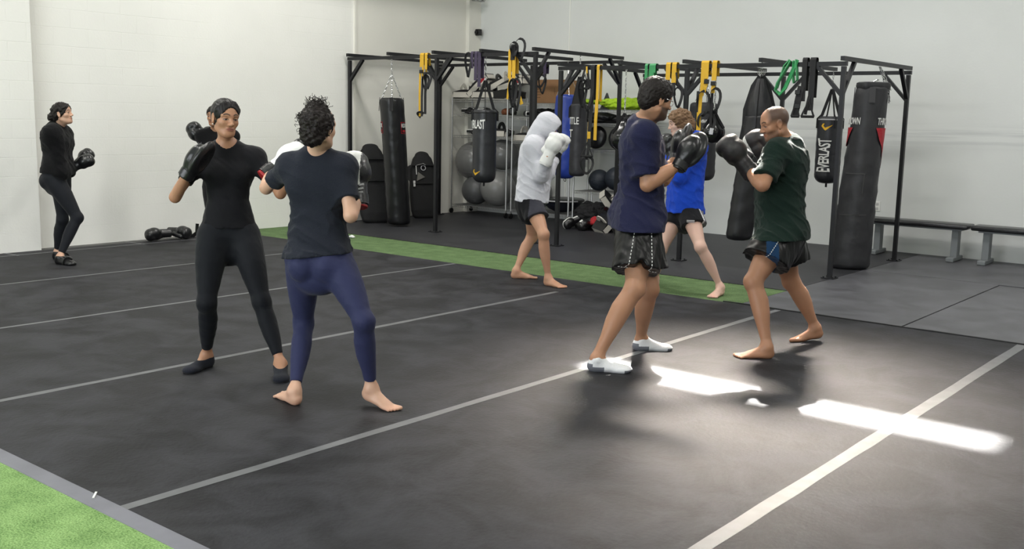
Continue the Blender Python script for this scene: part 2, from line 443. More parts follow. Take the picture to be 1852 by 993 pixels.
def glute_prims(J, grow=0.0):
    s = J.s; o = []
    for q in (-1, 1):
        o.append(pell(J.pel+J.pr*q*.068*s-J.pf*(.060 if not J.fem else .070)*s-UP*.028*s, np.array([.080, .078, .090])*s*(1.03 if J.fem else .95)+grow, np.array([J.pr, J.pf, UP]), .012 if J.fem else .03))
    return o
def leg_prims(J, sd, grow=0.0, t0=0, t1=1, k=.03, parts='tc'):
    s = J.s; lk = J.S.get('legk', 1); Hp, K, A = J.hip[sd], J.knee[sd], J.foot[sd]['ank']; fw = J.foot[sd]['fw']; left = np.cross(UP, fw)
    q = 1 if sd == 'L' else -1; f = 1.07 if J.fem else 1.0
    th = [(0, .090*f, .092*f, 0, 0), (.2, .088*f, .092*f, 0, .002), (.45, .076*f, .084*f, 0, .006), (.7, .063*f, .070, 0, .005), (.9, .053, .057, 0, .003), (1.0, .050, .054, 0, .002)]
    ca = [(0, .050, .053, 0, .000), (.12, .049, .053, 0, -.006), (.3, .053, .057, 0, -.013), (.5, .049, .051, 0, -.012), (.72, .036, .037, 0, -.006), (.88, .0275, .032, 0, -.004), (1.0, .029, .033, 0, -.002)]
    z = lambda R: [(t, a*s*lk, b*s*lk, c*s, o*s) for t, a, b, c, o in R]
    out = []
    if 't' in parts: out.append(ploft(Hp, K, left, z(th), k, grow=grow))
    if 'c' in parts: out += [ploft(K, A, left, z(ca), k, grow=grow), pell(K+fw*.022*s, np.array([.034, .024, .04])*s*lk+grow, np.array([-left, fw, UP]), .025)]
    return out
def foot_prims(J, sd, grow=0.0, toes=True):
    s = J.s; f = J.foot[sd]; A, h, pl, pu = f['ank'], f['heel'], f['pl'], f['pu']; fw = f['fw']; lf = np.cross(pu, pl); q = -1 if sd == 'L' else 1   # big toe on the inner side
    FL = .148*J.H; o = []; g = grow
    R = np.array([lf, pl, pu])
    o.append(pell(h+pl*.036*s+pu*.030*s, np.array([.031, .038, .031])*s+g, R, .03))
    o.append(pcone(A-pu*.002*s, h+pl*.045*s+pu*.04*s, .0285*s+g, .028*s+g, .025))
    o.append(pcone(A+pl*.005*s-pu*.012*s, h+pl*.155*s+pu*.026*s+lf*q*.008*s, .030*s+g, .024*s+g, .04))
    o.append(pell(h+pl*.110*s+pu*.021*s, np.array([.035, .075, .021])*s+g, R, .03))
    bc = f['ball']+pu*.017*s
    o.append(pell(bc+lf*q*.004*s, np.array([.046, .042, .018])*s+g, R, .025))
    for z in (-1, 1): o.append(pell(A+lf*z*.027*s-pu*.006*s, np.array([.012, .014, .014])*s+g, R, .015))
    if toes:
        tl = [(.033, .070, .0125), (.014, .066, .0095), (-.003, .059, .0088), (-.019, .050, .0083), (-.033, .040, .0085)]
        for x, L, r in tl:
            a = f['ball']+fw*.012*s+lf*q*x*s*.9+UP*.016*s; b = f['ball']+fw*L*s+lf*q*x*s*1.08+UP*r*1.05*s
            o.append(pcone(a, b, (r+.001)*s+g, r*s+g, .006))
    else: o.append(pell(f['ball']+fw*.035*s+lf*q*.006*s+UP*.016*s, np.array([.042, .036, .016])*s+g, np.array([lf, fw, UP]), .03))
    return o
def arm_prims(J, sd, grow=0.0, parts='uf', k=.025):
    s = J.s; ak = J.S.get('armk', 1); f = .88 if J.fem else 1.0; a, e, w = J.sh[sd], J.elb[sd], J.wr[sd]; o = []
    ax = nrm(e-a); hinge = np.cross(ax, nrm(w-e)); hinge = nrm(hinge) if np.linalg.norm(hinge) > .05 else nrm(np.cross(ax, UP)+1e-3)
    m = s*ak*f
    up = [(0, .052*m, .054*m, 0, 0), (.2, .050*m, .052*m, 0, 0), (.5, .044*m, .049*m, 0, .004*m), (.8, .036*m, .041*m, 0, .002), (1, .033*m, .036*m, 0, 0)]
    fo = [(0, .034*m, .035*m, 0, 0), (.22, .041*m, .046*m, 0, -.003*m), (.5, .036*m, .039*m, 0, -.002*m), (.85, .026*m, .023*m, 0, 0), (1, .027*m, .021*m, 0, 0)]
    if 'u' in parts:
        o.append(ploft(a, e, hinge, up, k, grow=grow))
        o.append(pell(a, np.array([.053, .053, .058])*m+grow, None, .05))
    if 'f' in parts:
        o.append(ploft(e, w, hinge, fo, k, grow=grow))
        o.append(pell(e-nrm(lerp(a, w, .5)-e)*.006, np.array([.029]*3)*m+grow, None, .02))
    return o
def head_world(J, p): return J.head+(np.asarray(p)*J.hs) @ J.HR
def hE(J, c, r, k=.02, op='u', R=None): return pell(head_world(J, c), np.array(r)*J.hs, J.HR if R is None else R @ J.HR, k*J.hs, op)
def hC(J, a, b, ra, rb, k=.01, op='u'): return pcone(head_world(J, a), head_world(J, b), ra*J.hs, rb*J.hs, k*J.hs, op)
def rotx(d):
    a = math.radians(d); return np.array([[1, 0, 0], [0, math.cos(a), math.sin(a)], [0, -math.sin(a), math.cos(a)]])
def head_prims(J):
    f = J.fem; jw = .84 if f else 1.0
    o = [hE(J, (0, -.018, .035), (.073, .092, .082), .03), hE(J, (0, .020, .040), (.064, .066, .062), .03),
         hE(J, (0, .034, -.022), (.057 if not f else .053, .054, .078), .03), hE(J, (0, .034, -.070), (.046*jw, .048, .036), .03),
         hE(J, (0, .070, -.092), (.019*jw, .018, .016), .022)]
    for q in (-1, 1):
        o += [hE(J, (q*.040, .052, -.022), (.022, .022, .020), .025),           # cheekbones
              hC(J, (q*.012, .080, .026), (q*.046, .066, .026), .010, .009, .018),   # brow ridge
              hC(J, (q*.056*jw, .0, -.060), (q*.022, .062, -.090), .016, .014, .03)]    # jaw line
    o += [hE(J, (q*.031, .088, .006), (.017, .013, .011), .014, 's') for q in (-1, 1)]
    for q in (-1, 1): o += [hE(J, (q*.031, .0705, .005), (.0155, .0135, .0125), .006)]
    o += [hC(J, (0, .083, .014), (0, .103, -.022), .007, .0095, .014), hE(J, (0, .105, -.026), (.010, .010, .009), .008)]
    o += [hE(J, (q*.012, .095, -.030), (.0075, .009, .007), .008) for q in (-1, 1)]
    o += [hE(J, (0, .083, -.0525), (.024, .0115, .0055), .007), hE(J, (0, .082, -.062), (.020, .0115, .0065), .007),
          hE(J, (0, .0945, -.0572), (.023, .004, .0010), .004, 's')]
    for q in (-1, 1):
        o += [hE(J, (q*.076, -.006, -.002), (.007, .018, .030), .006, R=rotx(12)), hE(J, (q*.074, -.004, -.028), (.007, .010, .011), .006),
              hE(J, (q*.083, -.001, .0), (.005, .009, .017), .006, 's', R=rotx(12))]
    nk = .0385 if f else .054
    o.append(pcone(J.neck-J.ax*.03*J.s-J.cf*.01, head_world(J, (0, -.022, -.055)), nk*1.12*J.s, nk*J.hs, .03))
    o.append(pcone(J.neck-J.ax*.03*J.s, head_world(J, (0, .015, -.085)), nk*.95*J.s, nk*.62*J.hs, .03))
    return o
SKINS = {}
def skin_color(J, base, lip=None, brow=None, stubble=None, scalp=None):
    base = np.array(base); lip = np.array(lip if lip is not None else base*np.array([.75, .5, .5])); brow = np.array(brow if brow is not None else (.02, .014, .01))
    def col(V):
        q = (V-J.head) @ J.HR.T/J.hs; c = np.repeat(base[None], len(V), 0)
        c *= (1+.05*wob(V.astype(np.float32), 22, 2))[:, None]
        x, y, z = np.abs(q[:, 0]), q[:, 1], q[:, 2]
        def put(m, colr): c[:] = c*(1-m[:, None])+np.array(colr)*m[:, None]
        def sm(d, e): return np.clip(.5-d/e, 0, 1)
        if stubble is not None:
            m = sm(np.maximum.reduce([z+.035-.25*np.maximum(0, .0-y), -(z+.13), .012-(y+.0)]), .014)*sm(-(np.hypot(x/.030, (z+.057)/.016)-1)*.02, .01)
            mo = sm((np.hypot(x/.028, (z+.043)/.006)-1)*.01, .006)*(y > .07)
            put(np.clip(m+mo, 0, 1)*stubble[1], stubble[0])
        if scalp is not None:
            d = scalp[2](q); put(sm(d, scalp[3] if len(scalp) > 3 else .02)*scalp[1], scalp[0])
        put(sm((np.hypot(x/.0245, (z+.057)/.0105)-1)*.010, .005)*.8*(y > .075), lip)
        bz = .030+.006*np.sin(np.clip((x-.012)/.036, 0, 1)*3.1)
        put(sm(np.maximum(np.abs(z-bz)-.0042, np.abs(x-.030)-.019), .0035)*(y > .04)*.95, brow)
        ex, ez = x-.031, z-.004
        ez = ez+.0018; e = np.hypot(ex/.0135, ez/.0042)
        put(sm((e-1)*.006, .0025)*(y > .05), (.40, .35, .33)); put(sm((np.hypot(ex/.0062, ez/.0046)-1)*.005, .0025)*(y > .05), (.016, .010, .007))
        put(sm(np.abs(ez-.0044+ex*ex*14)-.0019, .002)*(np.abs(ex) < .0165)*(y > .045)*.95, (.012, .008, .008))
        # warm knees, elbows, heels and toes: the skin's own pink
        for sd in 'LR':
            for pt, r in ((J.foot[sd]['ball']+J.foot[sd]['fw']*.04, .05), (J.foot[sd]['heel'], .04), (J.elb[sd], .04), (J.knee[sd], .05)):
                m = np.clip(1-np.linalg.norm(V-pt, axis=1)/r, 0, 1)*.5; put(m, base*np.array([1.12, .78, .72]))
        return np.clip(c, 0, 1)
    return col
def skin_mat(): return mat('skin', (.5, .3, .2), .48, sss=.12, vcol='tint', bump=(60, .12), spec=.45)
def make_body(J, root, col, h=.007, cover=(), toes=True, ears=True):
    prims = torso_prims(J)+glute_prims(J)
    for sd in 'LR': prims += leg_prims(J, sd)+foot_prims(J, sd, toes=False if not toes else True)+arm_prims(J, sd)
    for sd in 'LR':
        d = nrm(J.wr[sd]-J.elb[sd]); prims.append(pell(J.wr[sd]+d*.008*J.s, np.array([.020, .020, .022])*J.s, None, .02))
    hp = head_prims(J)
    V, F = field_mesh(prims+[p for p in hp if p.op == 'u'][-2:], h)
    extra = []
    # finer resolution for the head and feet, from the same field, overlapping in the neck and the shins
    c = J.head; hd = field_mesh(hp, .0029*J.hs)
    keep = lambda V, F, m: (V, F[m[F].all(1)])
    extra.append(hd)
    if toes:
        for sd in 'LR':
            A = J.foot[sd]['ank']; fe = field_mesh(foot_prims(J, sd)+leg_prims(J, sd, parts='c')+leg_prims(J, sd, parts='t'), .0042, clip=(A-np.array([.3, .3, .3]), A+np.array([.3, .3, .06])))
            extra.append(fe)
        lowm = np.ones(len(V), bool)
        for sd in 'LR':
            A = J.foot[sd]['ank']; lowm &= ~((np.linalg.norm((V-A)[:, :2], axis=1) < .3) & (V[:, 2] < A[2]+.045))
        V, F = keep(V, F, lowm)
    parts = [(V, F)]+extra
    parts = [relax(a, b, 1) for a, b in parts]
    me = np_mesh('body', parts, col)
    o = link_mesh('body', me, skin_mat(), None, True); set_world_parent(o, root); return o
QUIET = []
FOLD_AX = (nrm(_r0*.85-UP*.55)).astype(np.float32)   # drag folds run diagonally across the cloth
def folds(amp, freq=26, seed=1, along=None, ymask=None):
    def f(Q):
        Z = Q*1.45-(Q @ FOLD_AX)[..., None]*FOLD_AX*1.05
        w = wob(Q*np.array([1, 1, .55], np.float32), freq*.8, seed)
        r1 = (1-np.minimum(np.abs(wob(Z, freq*1.0, seed+1)), 1))**3; r2 = (1-np.minimum(np.abs(wob(Z+.2*w[..., None]*.1, freq*1.7, seed+4)), 1))**3
        a = amp
        if ymask is not None: a = amp*ymask(Q)
        for c, r in QUIET: a = a*np.clip((np.linalg.norm(Q-c, axis=-1)-r)/.05, .08, 1)
        return np.minimum(-a*(.45*w+1.2*r1+.7*r2-.55), .002)
    return f
def collar(J, tee, root, m, nu=None, r=None):
    "ribbed neckband following the neck opening"
    from mathutils.bvhtree import BVHTree
    me = tee.data; bv = BVHTree.FromPolygons([v.co for v in me.vertices], [p.vertices for p in me.polygons])
    nu = nrm(J.head-J.neck); x = nrm(np.cross(nu, J.cf)); y = np.cross(x, nu); y = y if y @ J.cf > 0 else -y; pts = []
    c0 = J.neck+J.cf*.008
    for a in np.linspace(0, 2*math.pi, 40)[:-1]:
        o = nrm(x*math.cos(a)+y*math.sin(a)); best = None
        for rr in np.arange(.050, .100, .003):
            h = bv.ray_cast(Vector(c0+o*rr*J.s+nu*.14), Vector(-nu), .24)
            if h[0] is not None: best = np.array(h[0]); break
        if best is not None: pts.append(best+o*.001+nu*.001)
    P = np.array(pts)
    for _ in range(3): P = (np.roll(P, 1, 0)+np.roll(P, -1, 0)+2*P)/4
    b = MB(); b.tube(list(P), .0065, 8, closed=True); o = b.build('collar', m, tee, True); return o
def drape(amp, seed=1):
    "soft vertical folds of hanging cloth"
    return lambda Q: -amp*(wob(Q*np.array([1.5, 1.5, .28], np.float32), 26, seed)+.4*wob(Q*np.array([1.5, 1.5, .5], np.float32), 60, seed+2))
def tee_prims(J, hem=-.05, grow=.012, sleeve=.62, flare=.012, cuff=.016, neckcut=.012, rows=None, drape=.0, nk=(1.0)):
    "T-shirt: torso loft with its own drop, sleeves clipped at their hems, neckline cut at the collar"
    s = J.s; base = rows or (F_TORSO if J.fem else M_TORSO); S = J.S; w, d = S.get('wide', 1), S.get('deep', 1)
    loose = S.get('loose', .5); R = []
    for t, a, b, _, o in base:
        if t < hem: continue
        aa = a; bb = b
        if t < .78: aa = a+(max(a, base[-3][1]*.97)-a)*loose; bb = b+(max(b, base[-3][2])-b)*loose
        fl = flare*max(0, 1-(t-hem)/.5); aa += fl; bb += fl
        R.append((t, aa*s*w, bb*s*d, 0, (o*s if t > .1 else o*s*.6)+(S.get('belly', 0)*max(0, 1-abs(t-.35)/.4))))
    f = R[0]; R = [(hem, f[1]+flare, f[2]+flare, 0, f[4])]+[r for r in R if r[0] > hem+.02]
    lats = [lerp(J.pr, J.cr, min(max(r[0], 0), 1)) for r in R]
    tp = ploft(J.pel, J.neck, lats, R, .03, 2.3, grow=grow, cap=.4)
    tp = clipped(tp, lerp(J.pel, J.neck, hem), -J.ax)
    rest = torso_prims(J, grow=grow*.8)[1:]
    for sd in 'LR':
        a, e = J.sh[sd], J.elb[sd]; ax = nrm(e-a); L = np.linalg.norm(e-a); m = J.S.get('armk', 1)*(0.88 if J.fem else 1)*s
        tight = S.get('slv', 1.0)
        c = clipped(pcone(a+ax*.01, a+ax*L*(sleeve+.2), .049*m+grow, .050*m*tight+cuff, .07), a+ax*L*sleeve, ax)
        c.slv = True; rest.append(c)
        rest.append(pell(a, np.array([.051]*3)*m+grow, None, .06))
    if hem < -.05:      # the hem hangs over the thighs
        lk = S.get('legk', 1)
        for sd in 'LR':
            left = nrm(np.cross(UP, J.pf)); r = .120*s*lk+.016
            rest.append(ploft(J.hip[sd], J.knee[sd], left, [(-.05, r*.98, r*1.05, 0, 0), (.5, r*1.02, r*1.08, 0, 0)], .04, 2.2))
    if hem < .12: rest += [clipped(p, lerp(J.pel, J.neck, hem), -J.ax) for p in glute_prims(J, grow*.9)]
    r = .058*s if J.fem else .066*s; nu = nrm(J.head-J.neck)
    return [tp]+rest+[pcone(J.neck+nu*neckcut*s+J.cf*.008, J.head, r, r*1.2, .006, 's'), clipped(pell(J.head, (.3, .3, .3), None, .01, 's'), J.neck+J.ax*(neckcut+.03)*s, -J.ax)]
def shorts_prims(J, length=.55, r0=.098, r1=.112, waist=.16, grow=.010, slit=None, outer=0):
    s = J.s; lk = J.S.get('legk', 1); base = [(t, a, b, c, o) for t, a, b, c, o in (F_TORSO if J.fem else M_TORSO) if t <= waist+.05]
    w, d = J.S.get('wide', 1), J.S.get('deep', 1)
    R = [(t, a*s*w, b*s*d, 0, o*s) for t, a, b, _, o in base]
    o = [clipped(ploft(J.pel, J.neck, [J.pr]*len(R), R, .03, 2.3, grow=grow), lerp(J.pel, J.neck, waist), J.ax)]+glute_prims(J, grow)
    for sd in 'LR':
        hp, k = J.hip[sd], J.knee[sd]; ax = nrm(k-hp); L = np.linalg.norm(k-hp); fw = J.pf; left = nrm(np.cross(UP, fw))
        q = -1 if sd == 'L' else 1
        rows = [(-.05, r0*s*lk, r0*1.08*s*lk, 0, 0), (.3, (r0*.55+r1*.45)*s*lk, (r0*.5+r1*.55)*1.05*s*lk, 0, 0), (length+.12, r1*s*lk, r1*1.06*s*lk, 0, 0)]
        o.append(clipped(ploft(hp, k, left, rows, .03, 2.2), hp+ax*L*length, nrm(ax-UP*.25)))
    return o
def legging_prims(J, hem=.86, grow=.004):
    s = J.s; base = [r for r in F_TORSO if r[0] <= .45]
    R = [(t, a*s*J.S.get('wide', 1), b*s*J.S.get('deep', 1), 0, o*s) for t, a, b, _, o in base]
    o = [clipped(ploft(J.pel, J.neck, [lerp(J.pr, J.cr, max(0, r[0])) for r in R], R, .03, 2.25, grow=grow), lerp(J.pel, J.neck, .38), J.ax)]+glute_prims(J, grow)
    for sd in 'LR':
        K, A = J.knee[sd], J.foot[sd]['ank']; ax = nrm(A-K)
        for p in leg_prims(J, sd, grow): o.append(clipped(p, lerp(K, A, hem), ax))
    return o
def glove_frame(J, sd, tip, palm):
    "wrist, and rows (thumb axis, along the hand, back of the hand)"
    w = J.wr[sd]; d0 = nrm(w-J.elb[sd]); d = nrm(lerp(d0, nrm(tip-w), .9)) if tip is not None else d0
    w = w-d0*.035
    n = nrm(-(palm-(palm @ d)*d)); return w, np.array([np.cross(d, n), d, n])
def g_prims(w, R, s=1.0, kind='boxing', th=1):
    P = lambda x, y, z: w+(np.array([x, y, z])*s) @ R
    if kind == 'boxing':
        return [clipped(pcone(P(0, -.055, 0), P(0, .045, 0), .043*s, .046*s, .01), P(0, -.050, 0), -R[1]), pell(P(0, .125, .010), np.array([.068, .070, .056])*s, R, .02),
                pell(P(0, .178, -.006), np.array([.069, .040, .058])*s, R, .016), pell(P(0, .160, -.034), np.array([.062, .048, .036])*s, R, .012), pell(P(0, .10, -.030), np.array([.050, .05, .034])*s, R, .02),
                pcone(P(th*.058, .058, -.016), P(th*.050, .142, -.040), .026*s, .025*s, .004)]
    return [clipped(pcone(P(0, -.05, 0), P(0, .03, 0), .042*s, .046*s, .01), P(0, -.048, 0), -R[1]), pell(P(0, .115, -.030), np.array([.095, .128, .036])*s, R, .012),
            pell(P(0, .10, .014), np.array([.070, .092, .048])*s, R, .02), pell(P(0, .12, -.058), np.array([.060, .080, .016])*s, R, .01, 's')]
def make_glove(J, sd, root, mats, kind='boxing', tip=None, palm=None, size=1.0, matf=None, name=None):
    w, R = glove_frame(J, sd, tip, facing(180) if palm is None else palm); s = size
    o = sdf_obj(name or ('boxing_glove' if kind == 'boxing' else 'focus_mitt'), g_prims(w, R, s, kind, 1 if sd == 'L' else -1), .0045, mats, root,
                disp=lambda Q: .0012*wob(Q, 60, 5), matidx=(lambda C: matf(((C-w) @ R.T)/s)) if matf else None)
    # wrist strap wound round the cuff
    P = lambda x, y, z: w+(np.array([x, y, z])*s) @ R
    m = MB(); m.tube([P(.0475*math.cos(a), -.012, .0475*math.sin(a)) for a in np.linspace(0, 2*math.pi, 20)[:-1]], 1, flat=(.005, .045*s), closed=True, up=R[1])
    st = m.build('wrist_strap', mats[1 if len(mats) > 1 and mats[1].name == 'black_leather' else 0], o, True); 
    return o, w, R, s
def hair_cap(J, g=.006):
    return [hE(J, (0, -.018, .035), (.073+g, .092+g, .082+g), .03), hE(J, (0, .020, .040), (.064+g, .066+g, .062+g), .03)]
def hoodie_prims(J, hem, flare=.004, grow=.024, neckcut=.05):
    S = J.S; pr = tee_prims(J, hem=hem, grow=grow, sleeve=1.02, flare=flare, neckcut=neckcut)
    pr = [p for p in pr if p.op == 'u' and not getattr(p, 'slv', False)]; m = S.get('armk', 1)*(.88 if J.fem else 1)*J.s
    for sd in 'LR':
        a, e, w = J.sh[sd], J.elb[sd], J.wr[sd]; d = nrm(w-e)
        pr += [pcone(a, e, .050*m+.010, .048*m+.006, .08), pcone(e, lerp(e, w, .80), .050*m+.006, .036*m+.010, .05), clipped(clipped(pcone(e, w+d*.03, .034*m+.006, .030*m+.006, .008), w+d*.0, d), lerp(e, w, .5), -d)]
    return pr
def decal(px, py, obj, w, h, m, name='logo', parent=None, shape='box', rot=0):
    "small flat mark laid on the surface an eye at the camera sees there"
    from mathutils.bvhtree import BVHTree
    me = obj.data; bv = BVHTree.FromPolygons([v.co for v in me.vertices], [p.vertices for p in me.polygons]); d = nrm(ray(px, py))
    hit = bv.ray_cast(Vector(CAM_POS), Vector(d))
    if hit[0] is None: print('decal miss', px, py); return
    n = np.array(hit[1]); n = n if n @ d < 0 else -n; p = np.array(hit[0])+n*.002; x = nrm(np.cross(UP, n)); y = np.cross(n, x); c_, s_ = math.cos(rot), math.sin(rot); x, y = x*c_+y*s_, y*c_-x*s_
    b = MB(); k = 20 if shape == 'disc' else 4
    b.poly([p+x*w/2*math.cos(a)*(1 if k > 4 else 1.414)+y*h/2*math.sin(a)*(1 if k > 4 else 1.414) for a in (np.arange(k)*2*math.pi/k+(math.pi/4 if k == 4 else 0))], .002, n)
    return b.build(name, m, obj)
def text_on(txt, pos, right, normal, size, m, parent, bend=None, sx=1, shape=None, depth=.0008, name='lettering', font_space=1):
    "flat raised lettering; right = reading direction, normal = out of the surface; shape(x,y)->(x,y,zoff)"
    cu = bpy.data.curves.new(name, 'FONT'); cu.body = txt; cu.size = size; cu.align_x = 'CENTER'; cu.align_y = 'CENTER'; cu.extrude = depth; cu.resolution_u = 3; cu.offset = size*.017
    cu.space_character = font_space
    t = bpy.data.objects.new(name, cu); COL.objects.link(t); dg = bpy.context.evaluated_depsgraph_get(); dg.update()
    me = bpy.data.meshes.new_from_object(t.evaluated_get(dg)); bpy.data.objects.remove(t)
    right = nrm(right); normal = nrm(normal); up = np.cross(normal, right)
    if shape is not None:
        bm = bmesh.new(); bm.from_mesh(me); bmesh.ops.triangulate(bm, faces=bm.faces)
        bmesh.ops.subdivide_edges(bm, edges=[e for e in bm.edges if e.calc_length() > size*.18], cuts=2); bm.to_mesh(me); bm.free()
    for v in me.vertices:
        x, y, z = v.co; x *= sx
        if shape is not None: p = np.asarray(shape(x, y, z))
        else: p = np.asarray(pos)+right*x+up*y+normal*z
        v.co = Vector(p)
    me.materials.clear(); o = link_mesh(name, me, m, None, False)
    if parent is not None:
        o.parent = parent
        if parent.type == 'EMPTY': set_world_parent(o, parent)
    return o
# ---------------------------------------------------------------- the room (structure)
XL, YB, XR, YF = -11.1, 12.6, 5.5, -3.2
def wall_mat(name, col, blocks, scuff=False):
    m = bpy.data.materials.new(name); m.use_nodes = True; nt = m.node_tree; b = nt.nodes['Principled BSDF']; N = nt.nodes.new; L = nt.links.new
    b.inputs['Roughness'].default_value = .55; b.inputs['Specular IOR Level'].default_value = .3
    g = N('ShaderNodeNewGeometry'); n = N('ShaderNodeTexNoise'); n.inputs['Scale'].default_value = .9; n.inputs['Detail'].default_value = 6; L(g.outputs['Position'], n.inputs['Vector'])
    r = N('ShaderNodeMapRange'); r.inputs['From Min'].default_value = .3; r.inputs['From Max'].default_value = .7; r.inputs['To Min'].default_value = .96; r.inputs['To Max'].default_value = 1.03; L(n.outputs['Fac'], r.inputs['Value'])
    sc = N('ShaderNodeVectorMath'); sc.operation = 'SCALE'; sc.inputs[0].default_value = col; L(r.outputs[0], sc.inputs['Scale']); src = sc.outputs[0]
    if scuff:   # grey rub marks where bags swing against the paint, about 1.4 m up
        s = N('ShaderNodeSeparateXYZ'); L(g.outputs['Position'], s.inputs[0])
        mp = N('ShaderNodeMapping'); mp.inputs['Scale'].default_value = (.9, 1, 26); L(g.outputs['Position'], mp.inputs['Vector'])
        n2 = N('ShaderNodeTexNoise'); n2.inputs['Scale'].default_value = 1; n2.inputs['Detail'].default_value = 3; L(mp.outputs[0], n2.inputs['Vector'])
        d = N('ShaderNodeMath'); d.operation = 'SUBTRACT'; d.inputs[1].default_value = 1.42; L(s.outputs['Z'], d.inputs[0])
        d2 = N('ShaderNodeMath'); d2.operation = 'ABSOLUTE'; L(d.outputs[0], d2.inputs[0])
        r3 = N('ShaderNodeMapRange'); r3.inputs['From Min'].default_value = .16; r3.inputs['From Max'].default_value = .03; L(d2.outputs[0], r3.inputs['Value'])
        r4 = N('ShaderNodeMapRange'); r4.inputs['From Min'].default_value = .46; r4.inputs['From Max'].default_value = .62; L(n2.outputs['Fac'], r4.inputs['Value'])
        mu = N('ShaderNodeMath'); mu.operation = 'MULTIPLY'; L(r3.outputs[0], mu.inputs[0]); L(r4.outputs[0], mu.inputs[1])
        mu2 = N('ShaderNodeMath'); mu2.operation = 'MULTIPLY'; mu2.inputs[1].default_value = .30; L(mu.outputs[0], mu2.inputs[0])
        mx = N('ShaderNodeMixRGB'); L(mu2.outputs[0], mx.inputs['Fac']); L(src, mx.inputs['Color1']); mx.inputs['Color2'].default_value = (.30, .31, .33, 1); src = mx.outputs[0]
    bp = N('ShaderNodeBump'); bp.inputs['Strength'].default_value = .25; bp.inputs['Distance'].default_value = .01
    n3 = N('ShaderNodeTexNoise'); n3.inputs['Scale'].default_value = 40; n3.inputs['Detail'].default_value = 3; L(g.outputs['Position'], n3.inputs['Vector'])
    if blocks:
        s = N('ShaderNodeSeparateXYZ'); L(g.outputs['Position'], s.inputs[0]); c = N('ShaderNodeCombineXYZ'); L(s.outputs['Y'], c.inputs['X']); L(s.outputs['Z'], c.inputs['Y'])
        br = N('ShaderNodeTexBrick'); br.inputs['Scale'].default_value = 1; br.inputs['Brick Width'].default_value = .40; br.inputs['Row Height'].default_value = .20; br.inputs['Mortar Size'].default_value = .004; br.inputs['Mortar Smooth'].default_value = .6
        br.inputs['Color1'].default_value = (1, 1, 1, 1); br.inputs['Color2'].default_value = (.97, .97, .97, 1); br.inputs['Mortar'].default_value = (.55, .55, .55, 1); L(c.outputs[0], br.inputs['Vector'])
        # thick paint fills most joints, so they come and go
        n4 = N('ShaderNodeTexNoise'); n4.inputs['Scale'].default_value = .7; n4.inputs['Detail'].default_value = 2; L(g.outputs['Position'], n4.inputs['Vector'])
        mx = N('ShaderNodeMixRGB'); mx.blend_type = 'MULTIPLY'; L(br.outputs['Color'], mx.inputs['Color2']); mx.inputs['Color1'].default_value = (1, 1, 1, 1)
        r5 = N('ShaderNodeMapRange'); r5.inputs['From Min'].default_value = .4; r5.inputs['From Max'].default_value = .65; r5.inputs['To Min'].default_value = .1; r5.inputs['To Max'].default_value = 1.0; L(n4.outputs['Fac'], r5.inputs['Value']); L(r5.outputs[0], mx.inputs['Fac'])
        ad = N('ShaderNodeMixRGB'); ad.blend_type = 'ADD'; ad.inputs['Fac'].default_value = .25; L(mx.outputs[0], ad.inputs['Color1']); L(n3.outputs['Fac'], ad.inputs['Color2']); L(ad.outputs[0], bp.inputs['Height'])
        bp.inputs['Strength'].default_value = .4
    else: L(n3.outputs['Fac'], bp.inputs['Height']); bp.inputs['Strength'].default_value = .08
    L(bp.outputs[0], b.inputs['Normal']); L(src, b.inputs['Base Color']); return m
WL = wall_mat('painted_block', (.87, .865, .82), True); WB = wall_mat('painted_drywall', (.68, .695, .68), False, True); WL2 = wall_mat('painted_panel', (.78, .765, .70), False)
def struct(name, m, mt, smooth=False): o = m.build(name, mt, None, smooth); o['kind'] = 'structure'; return o
m = MB(); m.box(((XL+XR)/2, (YB+YF)/2, -.112), (XR-XL+.4, YB-YF+.4, .20)); struct('floor', m, mat('concrete', srgb(90, 90, 88), .8, var=(2, .1)))
m = MB(); m.box((XL-.1, (YF+9.96)/2, CEIL_Z/2-.01), (.2, 9.96-YF, CEIL_Z+.02)); struct('wall_left', m, WL)
m = MB(); m.box((XL-.1, (YB+9.96)/2, CEIL_Z/2-.01), (.2, YB-9.96, CEIL_Z+.02)); struct('wall_left', m, WL2)
m = MB(); m.box(((XL+XR)/2, YB+.1, CEIL_Z/2-.01), (XR-XL+.4, .2, CEIL_Z+.02)); struct('wall_back', m, WB)
m = MB(); m.box((XR+.1, (YB+YF)/2, CEIL_Z/2-.01), (.2, YB-YF, CEIL_Z+.02)); struct('wall_right', m, WB)
m = MB()   # wall behind the camera with an assumed open roll-up door
m.box(((XL-8.2)/2, YF-.1, CEIL_Z/2-.01), (-8.2-XL, .2, CEIL_Z+.02)); m.box(((XR-.8)/2, YF-.1, CEIL_Z/2-.01), (XR+.8, .2, CEIL_Z+.02)); m.box((-4.5, YF-.1, (CEIL_Z+4.1)/2), (7.4, .2, CEIL_Z-4.1))
struct('wall_front', m, WB)
m = MB(); m.box((XL+.11, (YF+5.25)/2, CEIL_Z/2-.01), (.22, 5.25-YF, CEIL_Z+.02)); struct('trim_1', m, WL)      # pilaster at the far left
m = MB(); m.box((XL+.035, 12.46, CEIL_Z/2), (.07, .28, CEIL_Z)); struct('trim_2', m, WL2)                    # corner column
m = MB(); m.box((XL+.012, 9.97, CEIL_Z/2), (.024, .03, CEIL_Z)); struct('trim_3', m, WL2)                    # panel joint
m = MB(); m.box((-9.26, YB-.006, CEIL_Z/2), (.016, .012, CEIL_Z)); struct('trim_4', m, mat('white_joint', srgb(235, 236, 230), .5))
